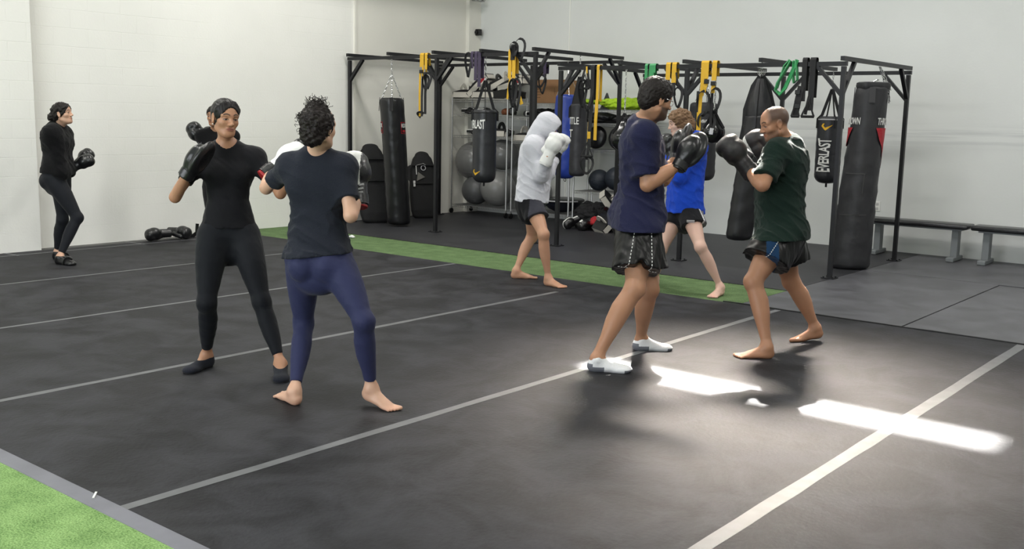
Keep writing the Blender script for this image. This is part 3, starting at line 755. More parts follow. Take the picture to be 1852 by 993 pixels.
# ceiling with an assumed skylight slot the sun comes through
sx0, sx1 = -3.62-SUN_D.x/(-SUN_D.z)*CEIL_Z, -1.18-SUN_D.x/(-SUN_D.z)*CEIL_Z
sy0, sy1 = 5.09-SUN_D.y/(-SUN_D.z)*CEIL_Z, 5.42-SUN_D.y/(-SUN_D.z)*CEIL_Z
m = MB(); z = CEIL_Z+.02
m.box(((XL+sx0)/2-.1, (YB+YF)/2, z), (sx0-XL+.2, YB-YF+.4, .04)); m.box(((XR+sx1)/2+.1, (YB+YF)/2, z), (XR-sx1+.2, YB-YF+.4, .04))
m.box(((sx0+sx1)/2, (YF+sy0)/2-.1, z), (sx1-sx0, sy0-YF+.2, .04)); m.box(((sx0+sx1)/2, (YB+sy1)/2+.1, z), (sx1-sx0, YB-sy1+.2, .04))
struct('ceiling', m, mat('ceiling_white', (.72, .72, .70), .8))
# ---------------------------------------------------------------- floor coverings
def floor_mat(name, c1, c2, rough, spec=.5, fine=60, bumpk=.25):
    m = bpy.data.materials.new(name); m.use_nodes = True; nt = m.node_tree; b = nt.nodes['Principled BSDF']; N = nt.nodes.new; L = nt.links.new
    g = N('ShaderNodeNewGeometry')
    n = N('ShaderNodeTexNoise'); n.inputs['Scale'].default_value = 3.0; n.inputs['Detail'].default_value = 10; n.inputs['Roughness'].default_value = .65; n.inputs['Distortion'].default_value = .6; L(g.outputs['Position'], n.inputs['Vector'])
    r = N('ShaderNodeValToRGB'); r.color_ramp.elements[0].position = .40; r.color_ramp.elements[1].position = .62; r.color_ramp.elements[0].color = (*c1, 1); r.color_ramp.elements[1].color = (*c2, 1); L(n.outputs['Fac'], r.inputs[0]); L(r.outputs[0], b.inputs['Base Color'])
    r2 = N('ShaderNodeMapRange'); r2.inputs['To Min'].default_value = rough-.08; r2.inputs['To Max'].default_value = rough+.10; L(n.outputs['Fac'], r2.inputs['Value']); L(r2.outputs[0], b.inputs['Roughness'])
    n3 = N('ShaderNodeTexNoise'); n3.inputs['Scale'].default_value = fine; n3.inputs['Detail'].default_value = 4; L(g.outputs['Position'], n3.inputs['Vector'])
    bp = N('ShaderNodeBump'); bp.inputs['Strength'].default_value = bumpk; bp.inputs['Distance'].default_value = .004; L(n3.outputs['Fac'], bp.inputs['Height']); L(bp.outputs[0], b.inputs['Normal'])
    b.inputs['Specular IOR Level'].default_value = spec; return m
MATM = floor_mat('black_mat', srgb(27, 27, 30), srgb(52, 52, 56), .62, .22, 45, .5)
RUBM = floor_mat('black_rubber', srgb(38, 38, 42), srgb(50, 50, 54), .50, .4, 90, .2)
RUBG = floor_mat('grey_rubber_lit', srgb(72, 72, 76), srgb(90, 90, 95), .46, .5, 90, .2)  # part own grey, part the brighter light on this side put into the colour
TAPE = mat('grey_tape', srgb(101, 102, 104), .5, var=(9, .13), spec=.4)
TX = [-10.66, -8.95, -7.16, -5.35, -3.53, -1.665, .16, 1.98]
Y0, Y1, Y2 = 1.975, 7.84, 8.80
wh = ['along the foot of the left wall', 'second from the left wall, under the woman in the black sweatshirt', 'third from the left wall', 'under the woman facing the camera', 'in front of the barefoot woman seen from behind', 'under the two men sparring in the sun patch', 'right of the sun patch', 'at the right edge']
xs = [XL+.22]+TX
for i in range(8):
    x0, x1 = xs[i], xs[i+1] if i < 8 else 2
    m = MB(); m.box(((x0+x1)/2, (Y0+Y1)/2, -.006), (x1-x0-.004, Y1-Y0, .012))
    tag(m.build('floor_mat', MATM), 'black roll-out training mat, '+wh[i], 'mat', 'black roll-out mats')
m = MB(); m.box(((1.985+XR)/2, (Y0+Y1)/2, -.006), (XR-1.985, Y1-Y0, .012)); tag(m.build('floor_mat', MATM), 'black training mat beyond the right edge of the photo', 'mat', 'black roll-out mats')
where = ['thin grey tape line closest to the left wall', 'grey tape line just in front of the black shoes of the woman in the sweatshirt', 'grey tape line crossing behind the knees of the woman in black tee', 'grey tape line passing beside the dark sock of the woman facing the camera', 'long grey tape line running to the white socks', 'wide grey tape line through the bright sun patch']
for i in range(6):
    w = [.03, .035, .04, .05, .055, .07][i]; x = TX[i]; m = MB(); rr = random.Random(i)
    y1 = Y1-.02 if i != 3 else 7.2
    ys = np.linspace(Y0+.0, y1, 28); L_, R_ = [], []
    for y in ys: L_.append(m.bm.verts.new((x-w/2+rr.uniform(-.003, .003), y, .0012))); R_.append(m.bm.verts.new((x+w/2+rr.uniform(-.003, .003), y, .0012)))
    for k in range(27): m.bm.faces.new((L_[k], R_[k], R_[k+1], L_[k+1]))
    ex = bmesh.ops.extrude_face_region(m.bm, geom=list(m.bm.faces)); bmesh.ops.translate(m.bm, vec=(0, 0, -.0008), verts=[v for v in ex['geom'] if isinstance(v, bmesh.types.BMVert)])
    tag(m.build('floor_tape', TAPE), where[i], 'tape', 'grey tape lines on the mats')
for k, (x, y) in enumerate(((-10.72, 4.86), (-10.72, 6.3))):
    m = MB(); m.bar((x-.25, y-.02, .001), (x+.1, y+.02, .001), .03, .0016); tag(m.build('floor_tape', TAPE), ['short grey tape piece at the pilaster foot behind the sweatshirt woman', 'short grey tape piece under the gloves by the left wall'][k], 'tape', 'grey tape lines on the mats')
# turf
def turf_mat(lo=(68, 90, 58), hi=(116, 140, 96)):
    m = bpy.data.materials.new('green_turf'); m.use_nodes = True; nt = m.node_tree; b = nt.nodes['Principled BSDF']; N = nt.nodes.new; L = nt.links.new
    g = N('ShaderNodeNewGeometry'); n = N('ShaderNodeTexNoise'); n.inputs['Scale'].default_value = 130; n.inputs['Detail'].default_value = 5; L(g.outputs['Position'], n.inputs['Vector'])
    n2 = N('ShaderNodeTexNoise'); n2.inputs['Scale'].default_value = 7; n2.inputs['Detail'].default_value = 4; L(g.outputs['Position'], n2.inputs['Vector'])
    ad = N('ShaderNodeMath'); ad.operation = 'MULTIPLY_ADD'; ad.inputs[1].default_value = .5; L(n2.outputs['Fac'], ad.inputs[0]); L(n.outputs['Fac'], ad.inputs[2])
    r = N('ShaderNodeValToRGB'); e = r.color_ramp.elements; e[0].position = .50; e[0].color = (*srgb(*lo), 1); e[1].position = .95; e[1].color = (*srgb(*hi), 1); L(ad.outputs[0], r.inputs[0]); L(r.outputs[0], b.inputs['Base Color'])
    b.inputs['Roughness'].default_value = .9; b.inputs['Specular IOR Level'].default_value = .1
    bp = N('ShaderNodeBump'); bp.inputs['Strength'].default_value = .9; bp.inputs['Distance'].default_value = .01; L(n.outputs['Fac'], bp.inputs['Height']); L(bp.outputs[0], b.inputs['Normal']); return m
TURF = turf_mat()
m = MB(); m.box(((XL+.0-3.9)/2, (Y1+Y2)/2, -.007), (-3.9-XL, Y2-Y1-.004, .012)); tag(m.build('turf_strip', TURF), 'narrow green turf strip running between the black mats and the rubber floor', 'artificial grass')
m = MB(); m.box(((XL+XR)/2+.1, (YF+1.895)/2, -.007), (XR-XL-.2, 1.895-YF, .012)); tag(m.build('turf_strip', turf_mat((88, 122, 66), (158, 192, 124))), 'green turf with door light mixed into its colour, at the bottom left corner, bordered by a grey band', 'artificial grass')  # lighter copy of the turf: daylight from the assumed door put into the colour
m = MB(); m.box(((XL+XR)/2+.1, 1.937, -.0045), (XR-XL-.2, .082, .012), bev=.003); tag(m.build('edge_strip', mat('grey_vinyl', srgb(112, 112, 120), .55, var=(6, .1))), 'grey vinyl band between the near green turf and the black mats', 'edge strip')
m = MB(); m.bar((-3.705, 1.945, .0045), (-3.755, 1.985, .0045), .008, .004); tag(m.build('chalk_stub', mat('chalk_white', (.8, .8, .75), .8)), 'tiny white stub lying on the grey band at bottom left', 'litter')
# rubber flooring at the back: sheets butted together, dark seams between them
RX = [XL, -8.6, -6.2, -3.9, -2.53, -.4, 1.8, XR]; RYs = [Y2+.02, 10.72, YB]
m = MB(); m.box(((XL-3.9)/2, (Y2+.02+YB)/2, -.006), (-3.9-XL, YB-Y2-.02, .012)); tag(m.build('rubber_floor', RUBM), 'black rubber flooring under the left and middle training rig', 'rubber floor')
lab = ['grey rubber sheet beside the end of the green strip, right of the green tee man', 'grey rubber sheet along the right edge nearest the black mats', 'grey rubber sheet under the two wall benches']
for i, (x0, x1, y0, y1) in enumerate(((-3.895, -2.54, Y1+.035, 10.71), (-2.53, XR, Y1+.035, 10.66), (-3.895, XR, 10.72, YB))):
    m = MB(); m.box(((x0+x1)/2, (y0+y1)/2, -.006), (x1-x0-(.0 if i == 2 else .006), y1-y0, .012)); tag(m.build('rubber_floor', RUBG), lab[i], 'rubber floor', 'grey rubber sheets')
BLR = mat('edge_and_shade', srgb(14, 14, 15), .6)
m = MB(); m.box(((XL-3.9)/2, Y2+.008, .000), (-3.9-XL, .022, .006)); tag(m.build('edge_strip', BLR), 'thin dark strip for the shade at the rubber edge, along the far side of the green strip', 'edge strip')  # dark strip painted for the shade at the raised rubber edge
m = MB(); rr = random.Random(5)
pts = [Vector((x, Y1+.015+rr.uniform(-.006, .006), .001+rr.uniform(0, .003))) for x in np.linspace(-4.05, XR, 50)]
m.tube(pts, 1, flat=(.018, .008)); tag(m.build('edge_strip', BLR), 'wavy black mat edge right of the green tee man', 'edge strip')
# ---------------------------------------------------------------- small fittings on the walls
r0 = empty('security_camera', (-11.0, 12.5, 2.86), 'small black camera on a white bracket in the room corner', 'camera')
m = MB(); m.box((0, 0, 0), (.11, .07, .10), bev=.012); m.cyl((.0, -.035, 0), (.0, -.055, 0), .028); m.build('housing', mat('black_plastic', srgb(15, 15, 16), .35), r0)
m = MB(); m.box((-.06, .05, 0), (.06, .10, .07), bev=.008); m.build('bracket', mat('white_plastic', (.75, .75, .72), .4), r0)
r0 = empty('wall_outlet', (-4.47, YB-.004, .54), 'white wall outlet plate above the left bench', 'outlet')
m = MB(); m.box((0, 0, 0), (.075, .008, .12), bev=.003); m.build('plate', mat('white_plastic', (.75, .75, .72), .4), r0)
for k in (-1, 1):
    m = MB(); m.box((0, -.006, .028*k), (.034, .006, .03), bev=.003); m.build('socket', mat('grey_plastic', (.5, .5, .49), .4), r0)
r0 = empty('roof_rail', (XL+.16, 11.5, 3.36), 'dark steel door rail with a bracket high in the corner', 'rail')
m = MB(); m.bar((.02, -2.6, .03), (.02, .85, .0), .07, .05); m.build('rail', mat('dark_steel', srgb(60, 58, 58), .5, .6), r0)
m = MB(); m.box((.04, .88, -.01), (.09, .22, .06), bev=.005); m.cyl((.09, .84, -.01), (.12, .84, -.01), .03); m.cyl((.09, .94, -.01), (.12, .94, -.01), .022); m.build('bracket', mat('galvanised', (.45, .45, .45), .4, .8), r0)
# benches
def bench(x0, x1, label):
    r = empty('bench', ((x0+x1)/2, 12.27, 0), label, 'bench', 'black padded benches along the back wall'); hw = (x1-x0)/2
    m = MB(); m.box((0, 0, .405), (2*hw-.01, .30, .055), bev=.018); m.build('seat', mat('black_vinyl', srgb(26, 26, 29), .32, bump=(12, .5), spec=.6), r, True)
    m = MB(); m.box((0, 0, .368), (2*hw-.16, .20, .02)); m.build('frame', mat('grey_steel', srgb(120, 124, 126), .5, .3), r)
    for q in (-1, 1):
        m = MB(); x = q*(hw-.16); m.box((x, 0, .20), (.075, .11, .33), bev=.006); m.box((x, 0, .03), (.085, .36, .05), bev=.01); m.box((x, -.17, .025), (.088, .04, .045), bev=.006); m.build('leg', mat('grey_steel', srgb(120, 124, 126), .5, .3), r)
bench(-4.47, -3.26, 'black padded wall bench below the white outlet'); bench(-3.24, -1.6, 'black padded wall bench cut by the right edge of the photo')
# fill lights added below the ceiling, above the view; no fixtures are built
lm = mat('fill_glow', (.9, .9, .9), .5, emit=(1, .98, .94, 3))
for k, (x, y) in enumerate(((-8.6, 8.2), (-8.6, 3.6), (-4.0, 8.6), (-4.2, 2.8), (.6, 9.4), (.6, 3.8))):
    lamp('ceiling_fill', 'AREA', (x, y, CEIL_Z-.2), CEIL_E*[1.0, .85, .9, .8, 1.1, .85][k], (0, 0, -1), (1, .975, .93), shape='RECTANGLE', size=2.4, size_y=.5)
# ---------------------------------------------------------------- training rigs
RIGM = mat('black_powdercoat', srgb(30, 30, 33), .42, .3, spec=.5)
def rig(label, xs, y0, y1, z, posts_front, posts_back, midx):
    r = empty('training_rig', ((xs[0]+xs[-1])/2, (y0+y1)/2, 0), label, 'training rig', 'black steel training rigs'); t = .042
    def part(name, f):
        m = MB(); f(m); o = m.build(name, RIGM, r, world=True); return o
    for y in (y0, y1): part('rail', lambda m: m.bar((xs[0]-.03, y, z-.05), (xs[-1]+.03, y, z-.05), t, t))
    for x in xs: part('crossbeam', lambda m: m.bar((x, y0-.05, z), (x, y1+.05, z), t, t))
    for y, px in ((y0, posts_front), (y1, posts_back)):
        for x in px:
            part('post', lambda m: (m.bar((x, y, .004), (x, y, z-.075), t, t, up=(0, 1, 0)), m.box((x, y, .006), (.13, .13, .008)), [m.cyl((x+a*.045, y+b*.045, .008), (x+a*.045, y+b*.045, .02), .009, 6) for a in (-1, 1) for b in (-1, 1)]))
            for q in (-1, 1):
                if xs[0]-.01 <= x+q*.3 <= xs[-1]+.01: part('brace', lambda m: m.bar((x, y, z-.36), (x+q*.27, y, z-.07), .034, .04, up=(0, 1, 0)))
            q = 1 if y == y0 else -1
            if x in (xs[0], xs[-1]) or any(abs(x-a) < .05 for a in xs): part('brace', lambda m: m.bar((x, y, z-.34), (x, y+q*.26, z-.02), .034, .04, up=(1, 0, 0)))
    return r
AX = [-11.01, -10.2, -9.36, -8.54, -7.70]; BX = [-7.35, -6.50, -5.67, -4.78, -3.92]
rig('left black steel rig around the hanging bags by the shelves', AX, 9.8, 11.64, 2.345, [AX[0], -9.33, AX[4]], [AX[0], -9.2, AX[4]], None)
rig('right black steel rig ending beside the tall worn bag', BX, 9.85, 11.72, 2.165, [BX[0], -5.65, BX[4]], [BX[0], -5.4, BX[4]], None)
# ---------------------------------------------------------------- hanging bags
CHROME = mat('chrome', (.62, .62, .62), .25, 1.0); VINYL = mat('black_vinyl_bag', srgb(18, 18, 20), .33, bump=(9, .45), spec=.5); WHITE_P = mat('white_print', srgb(215, 215, 212), .6); RED_P = mat('red_print', srgb(165, 28, 40), .6); YEL_P = mat('yellow_print', srgb(214, 165, 30), .6)
STRAP = mat('black_webbing', srgb(24, 24, 26), .8, bump=(150, .3))
def chain(m, a, b, r=.013, w=.0042):
    a = Vector(a); b = Vector(b); d = b-a; L = d.length; d.normalize(); x = Vector((1, 0, 0)) if abs(d.x) < .9 else Vector((0, 1, 0)); x = (x-d*x.dot(d)).normalized(); y = d.cross(x)
    n = max(int(L/(r*2.6)), 1); st = L/n
    for i in range(n):
        c = a+d*(i+.5)*st; u = x if i % 2 else y
        m.tube([c+d*(math.sin(t)*st*.62)+u*(math.cos(t)*r*.62) for t in np.linspace(0, 2*math.pi, 9)[:-1]], w, 5, closed=True)
def camright(x, y): f = nrm(np.array([x, y, 0])-CAM_POS*np.array([1, 1, 0])); return np.array([f[1], -f[0], 0])
def bag_body(r, z0, z1, rad, mt, wr=.004, round_top=.06, round_bot=.08, lean=(0, 0), seed=0, taper=0, name='bag', extra=None, sag=.0, cone=0):
    m = MB(); H = z1-z0; pr = [(0, z0)]
    for a in np.linspace(0, 1, 6): pr.append((rad*(1-.0)-round_bot*(1-math.sin(a*math.pi/2)), z0+round_bot*(1-math.cos(a*math.pi/2))))
    nz = 26
    for i in range(1, nz): pr.append((rad+sag*math.sin(i/nz*math.pi*.9)*(1-i/nz), z0+round_bot+(H-round_bot-round_top)*i/nz))
    for a in np.linspace(1, 0, 6): pr.append((rad-round_top*(1-math.sin(a*math.pi/2)), z1-round_top*(1-math.cos(a*math.pi/2))))
    pr.append((0, z1)); pr = [(a*(1-cone*(b-z0)/H), b) for a, b in pr]
    def disp(a, z): return wr*(math.sin(z*31+2*math.sin(a*2+seed))*.5+math.sin(z*67+3*math.sin(a*3+seed))*.5)+wr*.5*math.sin(3*a+z*4+seed)
    m.lathe(pr, n=40, disp=disp)
    for v in m.bm.verts:
        v.co.x += lean[0]*(v.co.z-z1); v.co.y += lean[1]*(v.co.z-z1)
        if taper: k = 1-taper*max(0, (v.co.z-z0)/H-.72)/.28; v.co.x = (v.co.x-lean[0]*(v.co.z-z1))*k+lean[0]*(v.co.z-z1)
    return m.build(name, mt, r, True)
def on_bag(txt, r, ax, rad, ang0, z, size, m, parent, sx=1, vertical=False, concave=0, lean=(0, 0), z1=0, space=1):
    "lettering wrapped round a bag; ang0 = angle from the camera-facing side (radians, + to the photo's right)"
    rt = camright(*ax); fw = np.array([rt[1], -rt[0], 0]); fw = fw if fw @ (-np.array([ax[0], ax[1], 0])) > 0 else -fw
    def shape(x, y, zz):
        if concave: y = y*(1+concave*(x*x))
        if vertical: x, y = -y, x
        a = ang0+x/rad; h = z+y
        p = (rt*math.sin(a)+fw*math.cos(a))*(rad+.006+zz)
        return p+np.array([lean[0]*(h-z1), lean[1]*(h-z1), h])
    return text_on(txt, None, (1, 0, 0), (0, 0, 1), size, m, parent, sx=sx, shape=shape, name='lettering', font_space=space)
def patch(r, ax, rad, ang0, z, outline, mt, parent, name='print', lean=(0, 0), z1=0, lift=.003):
    "a printed patch following the bag surface; outline in metres"
    rt = camright(*ax); fw = np.array([rt[1], -rt[0], 0]); fw = fw if fw @ (-np.array([ax[0], ax[1], 0])) > 0 else -fw
    bm = bmesh.new(); vs = [bm.verts.new((x, y, 0)) for x, y in outline]; f = bm.faces.new(vs); bmesh.ops.triangulate(bm, faces=[f])
    for _ in range(2): bmesh.ops.subdivide_edges(bm, edges=[e for e in bm.edges if e.calc_length() > .02], cuts=1); bmesh.ops.triangulate(bm, faces=bm.faces)
    for v in bm.verts:
        a = ang0+v.co.x/rad; h = z+v.co.y; p = (rt*math.sin(a)+fw*math.cos(a))*(rad+lift)
        v.co = Vector((p[0]+lean[0]*(h-z1), p[1]+lean[1]*(h-z1), h))
    ex = bmesh.ops.solidify(bm, geom=list(bm.faces), thickness=.001)
    me = bpy.data.meshes.new(name); bm.to_mesh(me); bm.free(); o = link_mesh(name, me, mt, parent, False); return o
BIRD = [(-.052, .006), (-.038, .028), (-.020, .030), (-.028, .016), (-.030, .006), (-.014, -.010), (.052, .016), (.030, -.004), (-.008, -.034), (-.018, -.030)]
def hang_straps(r, z1, zt, rad, n=4, w=.035, mt=None, drop=.10, top=(0, 0)):
    for k in range(n):
        a = math.pi/4+k*2*math.pi/n; m = MB(); c, s = math.cos(a), math.sin(a)
        m.tube([(top[0]+c*.006, top[1]+s*.006, zt), (c*rad*.72, s*rad*.72, z1+.015), (c*(rad+.006), s*(rad+.006), z1-.03), (c*(rad+.007), s*(rad+.007), z1-drop)], 1, flat=(.004, w), up=(c, s, 0)); m.build('strap', mt or STRAP, r)
def chains(r, z1, zb, rad, ztop, n=4, zf=None):
    zf = zf or z1+.22
    m = MB(); chain(m, (0, 0, ztop-.03), (0, 0, zf)); m.tube([(0, .0, ztop+.02), (.0, .03, ztop-.01), (0, 0, ztop-.045), (0, -.03, ztop-.01), (0, 0, ztop+.02)], .004, 6)
    for k in range(n):
        a = math.pi/4+k*math.pi*2/n; chain(m, (0, 0, zf), (math.cos(a)*rad*.85, math.sin(a)*rad*.85, z1-.03))
    m.build('chain', CHROME, r)
# 1 tall black bag on the left
def bag_left():
    ax = (-10.2, 9.83); L_ = (.0, -.085); r = empty('punching_bag', (*ax, 0), 'tall black punching bag on four chains between the two body shields', 'punching bag')
    b = bag_body(r, .02, 1.76, .165, VINYL, .004, .05, .06, seed=1, lean=L_); chains(r, 1.76, 0, .165, 2.32, 4, 2.08)
    for k in range(4):
        a = math.pi/4+k*math.pi/2; m = MB(); c, s = math.cos(a), math.sin(a); m.bar((c*.172, s*.172, 1.58), (c*.160, s*.160, 1.76), .05, .006, up=(c, s, 0)); m.tube([(c*.165+s*.02, s*.165-c*.02, 1.68), (c*.16, s*.16, 1.76), (c*.165-s*.02, s*.165+c*.02, 1.68)], .004, 6); m.build('hanger_tab', STRAP, r)
    red = [(-.055, -.08), (.055, -.08), (.055, .075), (-.055, .075)]; ins = [(-.047, -.072), (.047, -.072), (.047, .067), (-.047, .067)]
    for a0 in (.98, -1.35):
        patch(b, ax, .166, a0, 1.36, red, RED_P, b, 'red_border', lean=L_, z1=1.76); patch(b, ax, .166, a0, 1.36, ins, mat('bag_black', srgb(20, 20, 22), .5), b, 'logo_field', lift=.0045, lean=L_, z1=1.76)
        on_bag('RDX', b, ax, .166, a0, 1.385, .075, WHITE_P, b, sx=.62, lean=L_, z1=1.76)
        patch(b, ax, .166, a0, 1.315, [(-.03, -.015), (.03, -.015), (.03, .015), (-.03, .015)], RED_P, b, 'logo_bar', lift=.006, lean=L_, z1=1.76)
def bag_everlast(ax, z0, z1, rad, ztop, label, vert, strapz):
    r = empty('punching_bag', (*ax, 0), label, 'punching bag', 'smooth black bags with white lettering and a yellow emblem')
    b = bag_body(r, z0, z1, rad, mat('dark_vinyl_bag', srgb(36, 37, 41), .38, bump=(9, .35), spec=.5), .002, .03, .10, seed=3)
    hang_straps(r, z1, strapz, rad, 4, .035, drop=.14)
    m = MB(); m.lathe([(rad+.001, z1-.045), (rad+.004, z1-.04), (rad+.004, z1-.035), (rad+.001, z1-.03)], n=40); m.build('piping', mat('light_piping', (.35, .35, .36), .5) if vert else STRAP, b, True)
    m = MB(); chain(m, (0, 0, ztop), (0, 0, strapz-.01)); m.tube([(.0, .012*math.cos(a), strapz+.02+.02*math.sin(a)) for a in np.linspace(0, 6.28, 10)[:-1]], .004, 6, closed=True); m.build('chain', CHROME, r)
    m = MB(); m.cyl((0, 0, z0-.045), (0, 0, z0+.01), .012); m.build('bottom_ring', STRAP, b)
    if vert:
        on_bag('EVERLAST', b, ax, rad, -.30, 1.17, .165, WHITE_P, b, sx=.58, vertical=True, concave=12, space=.9)
        patch(b, ax, rad, -.25, 1.50, [(x*1.25, y*1.25) for x, y in BIRD], YEL_P, b, 'emblem')
    else:
        on_bag('EVERLAST', b, ax, rad, -.92, 1.43, .145, WHITE_P, b, sx=.46, concave=10, space=.93)
        patch(b, ax, rad, -.72, .835, [(x*1.15, y*1.15) for x, y in BIRD], YEL_P, b, 'emblem')
def bag_blue():
    ax = (-8.50, 11.55); r = empty('punching_bag', (*ax, 0), 'blue punching bag hanging behind the hooded boxer', 'punching bag')
    b = bag_body(r, .70, 1.86, .165, mat('blue_vinyl', srgb(38, 62, 150), .38, bump=(8, .5), spec=.5), .005, .06, .12, seed=5, sag=.05)
    m = MB()
    for k in range(4): a = math.pi/4+k*math.pi/2; m.tube([(0, 0, 2.24), (.15*math.cos(a), .15*math.sin(a), 1.84)], .003, 5)
    chain(m, (0, 0, 2.30), (0, 0, 2.24)); m.build('chain', CHROME, r)
    m = MB(); m.tube([(.02*math.cos(a), 0, .68+.02*math.sin(a)) for a in np.linspace(0, 6.28, 10)[:-1]], .005, 6, closed=True); m.build('bottom_ring', STRAP, b)
    lb = mat('pale_blue_print', srgb(150, 175, 215), .6)
    ring = [(math.cos(a)*.095, math.sin(a)*.075) for a in np.linspace(0, 2*math.pi, 28)[:-1]]; ri = [(x*.84, y*.84) for x, y in ring]
    patch(b, ax, .171, .78, 1.30, ring, lb, b, 'round_logo'); patch(b, ax, .171, .78, 1.30, ri, mat('blue_vinyl', (0, 0, 0)), b, 'logo_field', lift=.0045)
    patch(b, ax, .171, .78, 1.30, [(-.09, -.014), (.10, -.014), (.10, .016), (-.09, .016)], lb, b, 'logo_bar', lift=.006); on_bag('CO', b, ax, .172, .9, 1.30, .075, lb, b)
def bag_title():
    ax = (-7.7, 10.72); r = empty('punching_bag', (*ax, 0), 'slim dark grey bag on long black straps right of the blue bag', 'punching bag')
    b = bag_body(r, .80, 1.72, .105, mat('grey_vinyl_bag', srgb(44, 44, 48), .5, bump=(9, .4)), .003, .02, .05, seed=7)
    m = MB(); m.lathe([(.100, 1.68), (.075, 1.80), (.045, 1.95), (.03, 2.03)], n=4, R=Matrix.Rotation(.7, 3, 'Z')); m.build('harness', STRAP, r)
    hang_straps(r, 1.70, 2.06, .105, 4, .04, drop=.16)
    m = MB(); chain(m, (0, 0, 2.32), (0, 0, 2.05)); m.build('chain', CHROME, r)
    on_bag('TITLE', b, ax, .107, -.75, 1.50, .125, WHITE_P, b, sx=.55); on_bag('T', b, ax, .107, -1.0, 1.34, .14, WHITE_P, b, sx=.8)
def bag_thr_back():
    ax = (-6.46, 11.72); r = empty('punching_bag', (*ax, 0), 'dark bag with small white lettering behind the blue hoodie person', 'punching bag')
    b = bag_body(r, .78, 1.77, .175, mat('dark_canvas_bag', srgb(40, 40, 44), .6, bump=(9, .5)), .004, .05, .09, seed=9)
    m = MB(); m.tube([(-.05, 0, 2.09), (-.10, .0, 1.80)], .004, 5)
    for q in (-1, 1): chain(m, (0, 0, 2.10), (.12*q, -.03, 1.74)); chain(m, (0, 0, 2.10), (-.02*q, .12*q, 1.74))
    m.build('chain', CHROME, r)
    for q in (-.62, .62): on_bag('THROWDOWN', b, ax, .177, q, 1.53, .058, WHITE_P, b, sx=.60)
def bag_long():
    ax = (-4.80, 9.88); r = empty('punching_bag', (*ax, 0), 'long black canvas bag with gathered top hanging behind the green tee man', 'punching bag')
    L = (-.10, -.02)
    l2 = (camright(*ax)*.11)[:2]
    b = bag_body(r, .30, 1.60, .138, mat('black_canvas', srgb(24, 24, 27), .5, bump=(10, .5)), .006, .02, .06, lean=tuple(l2), seed=11)
    m = MB(); m.lathe([(.132, 1.56), (.137, 1.62), (.130, 1.72), (.105, 1.82), (.075, 1.90), (.045, 1.98)], n=36, disp=lambda a, z: -.012*abs(math.sin(a*4+z*9))); m.build('gathered_top', mat('black_canvas', (0, 0, 0)), r, True)
    for a in (.5, 1.9, 3.4, 5.0):
        m = MB(); c, s = math.cos(a), math.sin(a); m.tube([(c*.01, s*.01, 2.0), (c*.075, s*.075, 1.90), (c*.142, s*.142, 1.66), (c*.144, s*.144, 1.50), (c*.144-.4*l2[0], s*.144-.4*l2[1], 1.2)], 1, flat=(.004, .055), up=(c, s, 0)); m.build('strap', STRAP, r)
    m = MB()
    for q in (-.012, .0, .012): m.tube([(q+.022*math.cos(t), q, 2.045+.035*math.sin(t)) for t in np.linspace(0, 6.28, 12)[:-1]], .004, 6, closed=True)
    chain(m, (0, 0, 2.15), (0, 0, 2.07)); m.build('chain', CHROME, r)
def bag_big():
    ax = (-3.98, 10.80); r = empty('punching_bag', (*ax, 0), 'tallest worn black bag with red panels standing under the right end of the rig', 'punching bag')
    l2 = (camright(*ax)*.055)[:2]; mt = mat('worn_black_vinyl', srgb(40, 40, 43), .5, bump=(7, .8), wear=(5, .66, (.16, .15, .14)))
    b = bag_body(r, .004, 1.93, .212, mt, .007, .04, .05, lean=tuple(l2), seed=13, cone=.22)
    for a0 in (.78, -.98):
        on_bag('THROWDOWN', b, ax, .180, a0+.80 if a0 > 0 else a0-.42, 1.565, .10, WHITE_P, b, sx=.52, lean=l2, z1=1.93, space=.95)
        q = 1 if a0 > 0 else -1
        patch(b, ax, .182, a0+.35 if q > 0 else a0-.42, 1.50, [(-.11, .0), (.14, .0), (.14, -.42), (.10, -.42), (.02, -.22), (-.05, -.13)] if q > 0 else [(-.14, 0), (.10, 0), (.02, -.15), (-.05, -.2), (-.14, -.2)], RED_P, b, 'red_panel', lean=l2, z1=1.93, lift=.006)
    wt = mat('old_tape', srgb(70, 70, 70), .7)
    for a0, z, o in ((-.35, 1.02, [(-.11, 0), (.11, 0), (.11, .006), (-.11, .006)]), (.18, .92, [(0, -.1), (.005, -.1), (.005, .1), (0, .1)]), (-.45, .58, [(-.1, 0), (.2, .01), (.2, .016), (-.1, .006)])):
        patch(b, ax, .212*(1-.22*z/1.93), a0, z, o, wt, b, 'seam', lean=l2, z1=1.93, lift=.008)
    m = MB(); m.lathe([(.155, 1.90), (.166, 1.93), (.160, 1.965), (.135, 1.975), (.125, 1.93), (.120, 1.90)], n=36, disp=lambda a, z: .014*math.sin(a*3+1)+.008*math.sin(a*7)); m.build('torn_rim', mt, b, True)
    for k in range(4):
        a = .4+k*math.pi/2; c, s = math.cos(a), math.sin(a); m = MB(); m.bar((c*.176, s*.176, 1.76), (c*.170, s*.170, 1.92), .06, .006, up=(c, s, 0)); m.build('hanger_tab', mat('worn_tab', srgb(58, 58, 60), .7), b)
    hk = np.array([.08, .0]); rt = camright(*ax); e = rt*.14
    m = MB(); chain(m, (.06, .0, 2.13), (e[0], e[1], 1.93), .014); chain(m, (.07, .01, 2.13), (e[0]+.03, e[1]+.05, 1.90), .014); chain(m, (e[0], e[1], 1.97), (e[0]+.05, e[1], 1.78), .010); chain(m, (e[0]-.06, e[1], 1.9), (e[0]+.04, e[1], 1.95), .012); chain(m, (.06, 0, 2.0), (-.1, -.1, 1.92), .012)
    m.build('chain', CHROME, r)
bag_left()
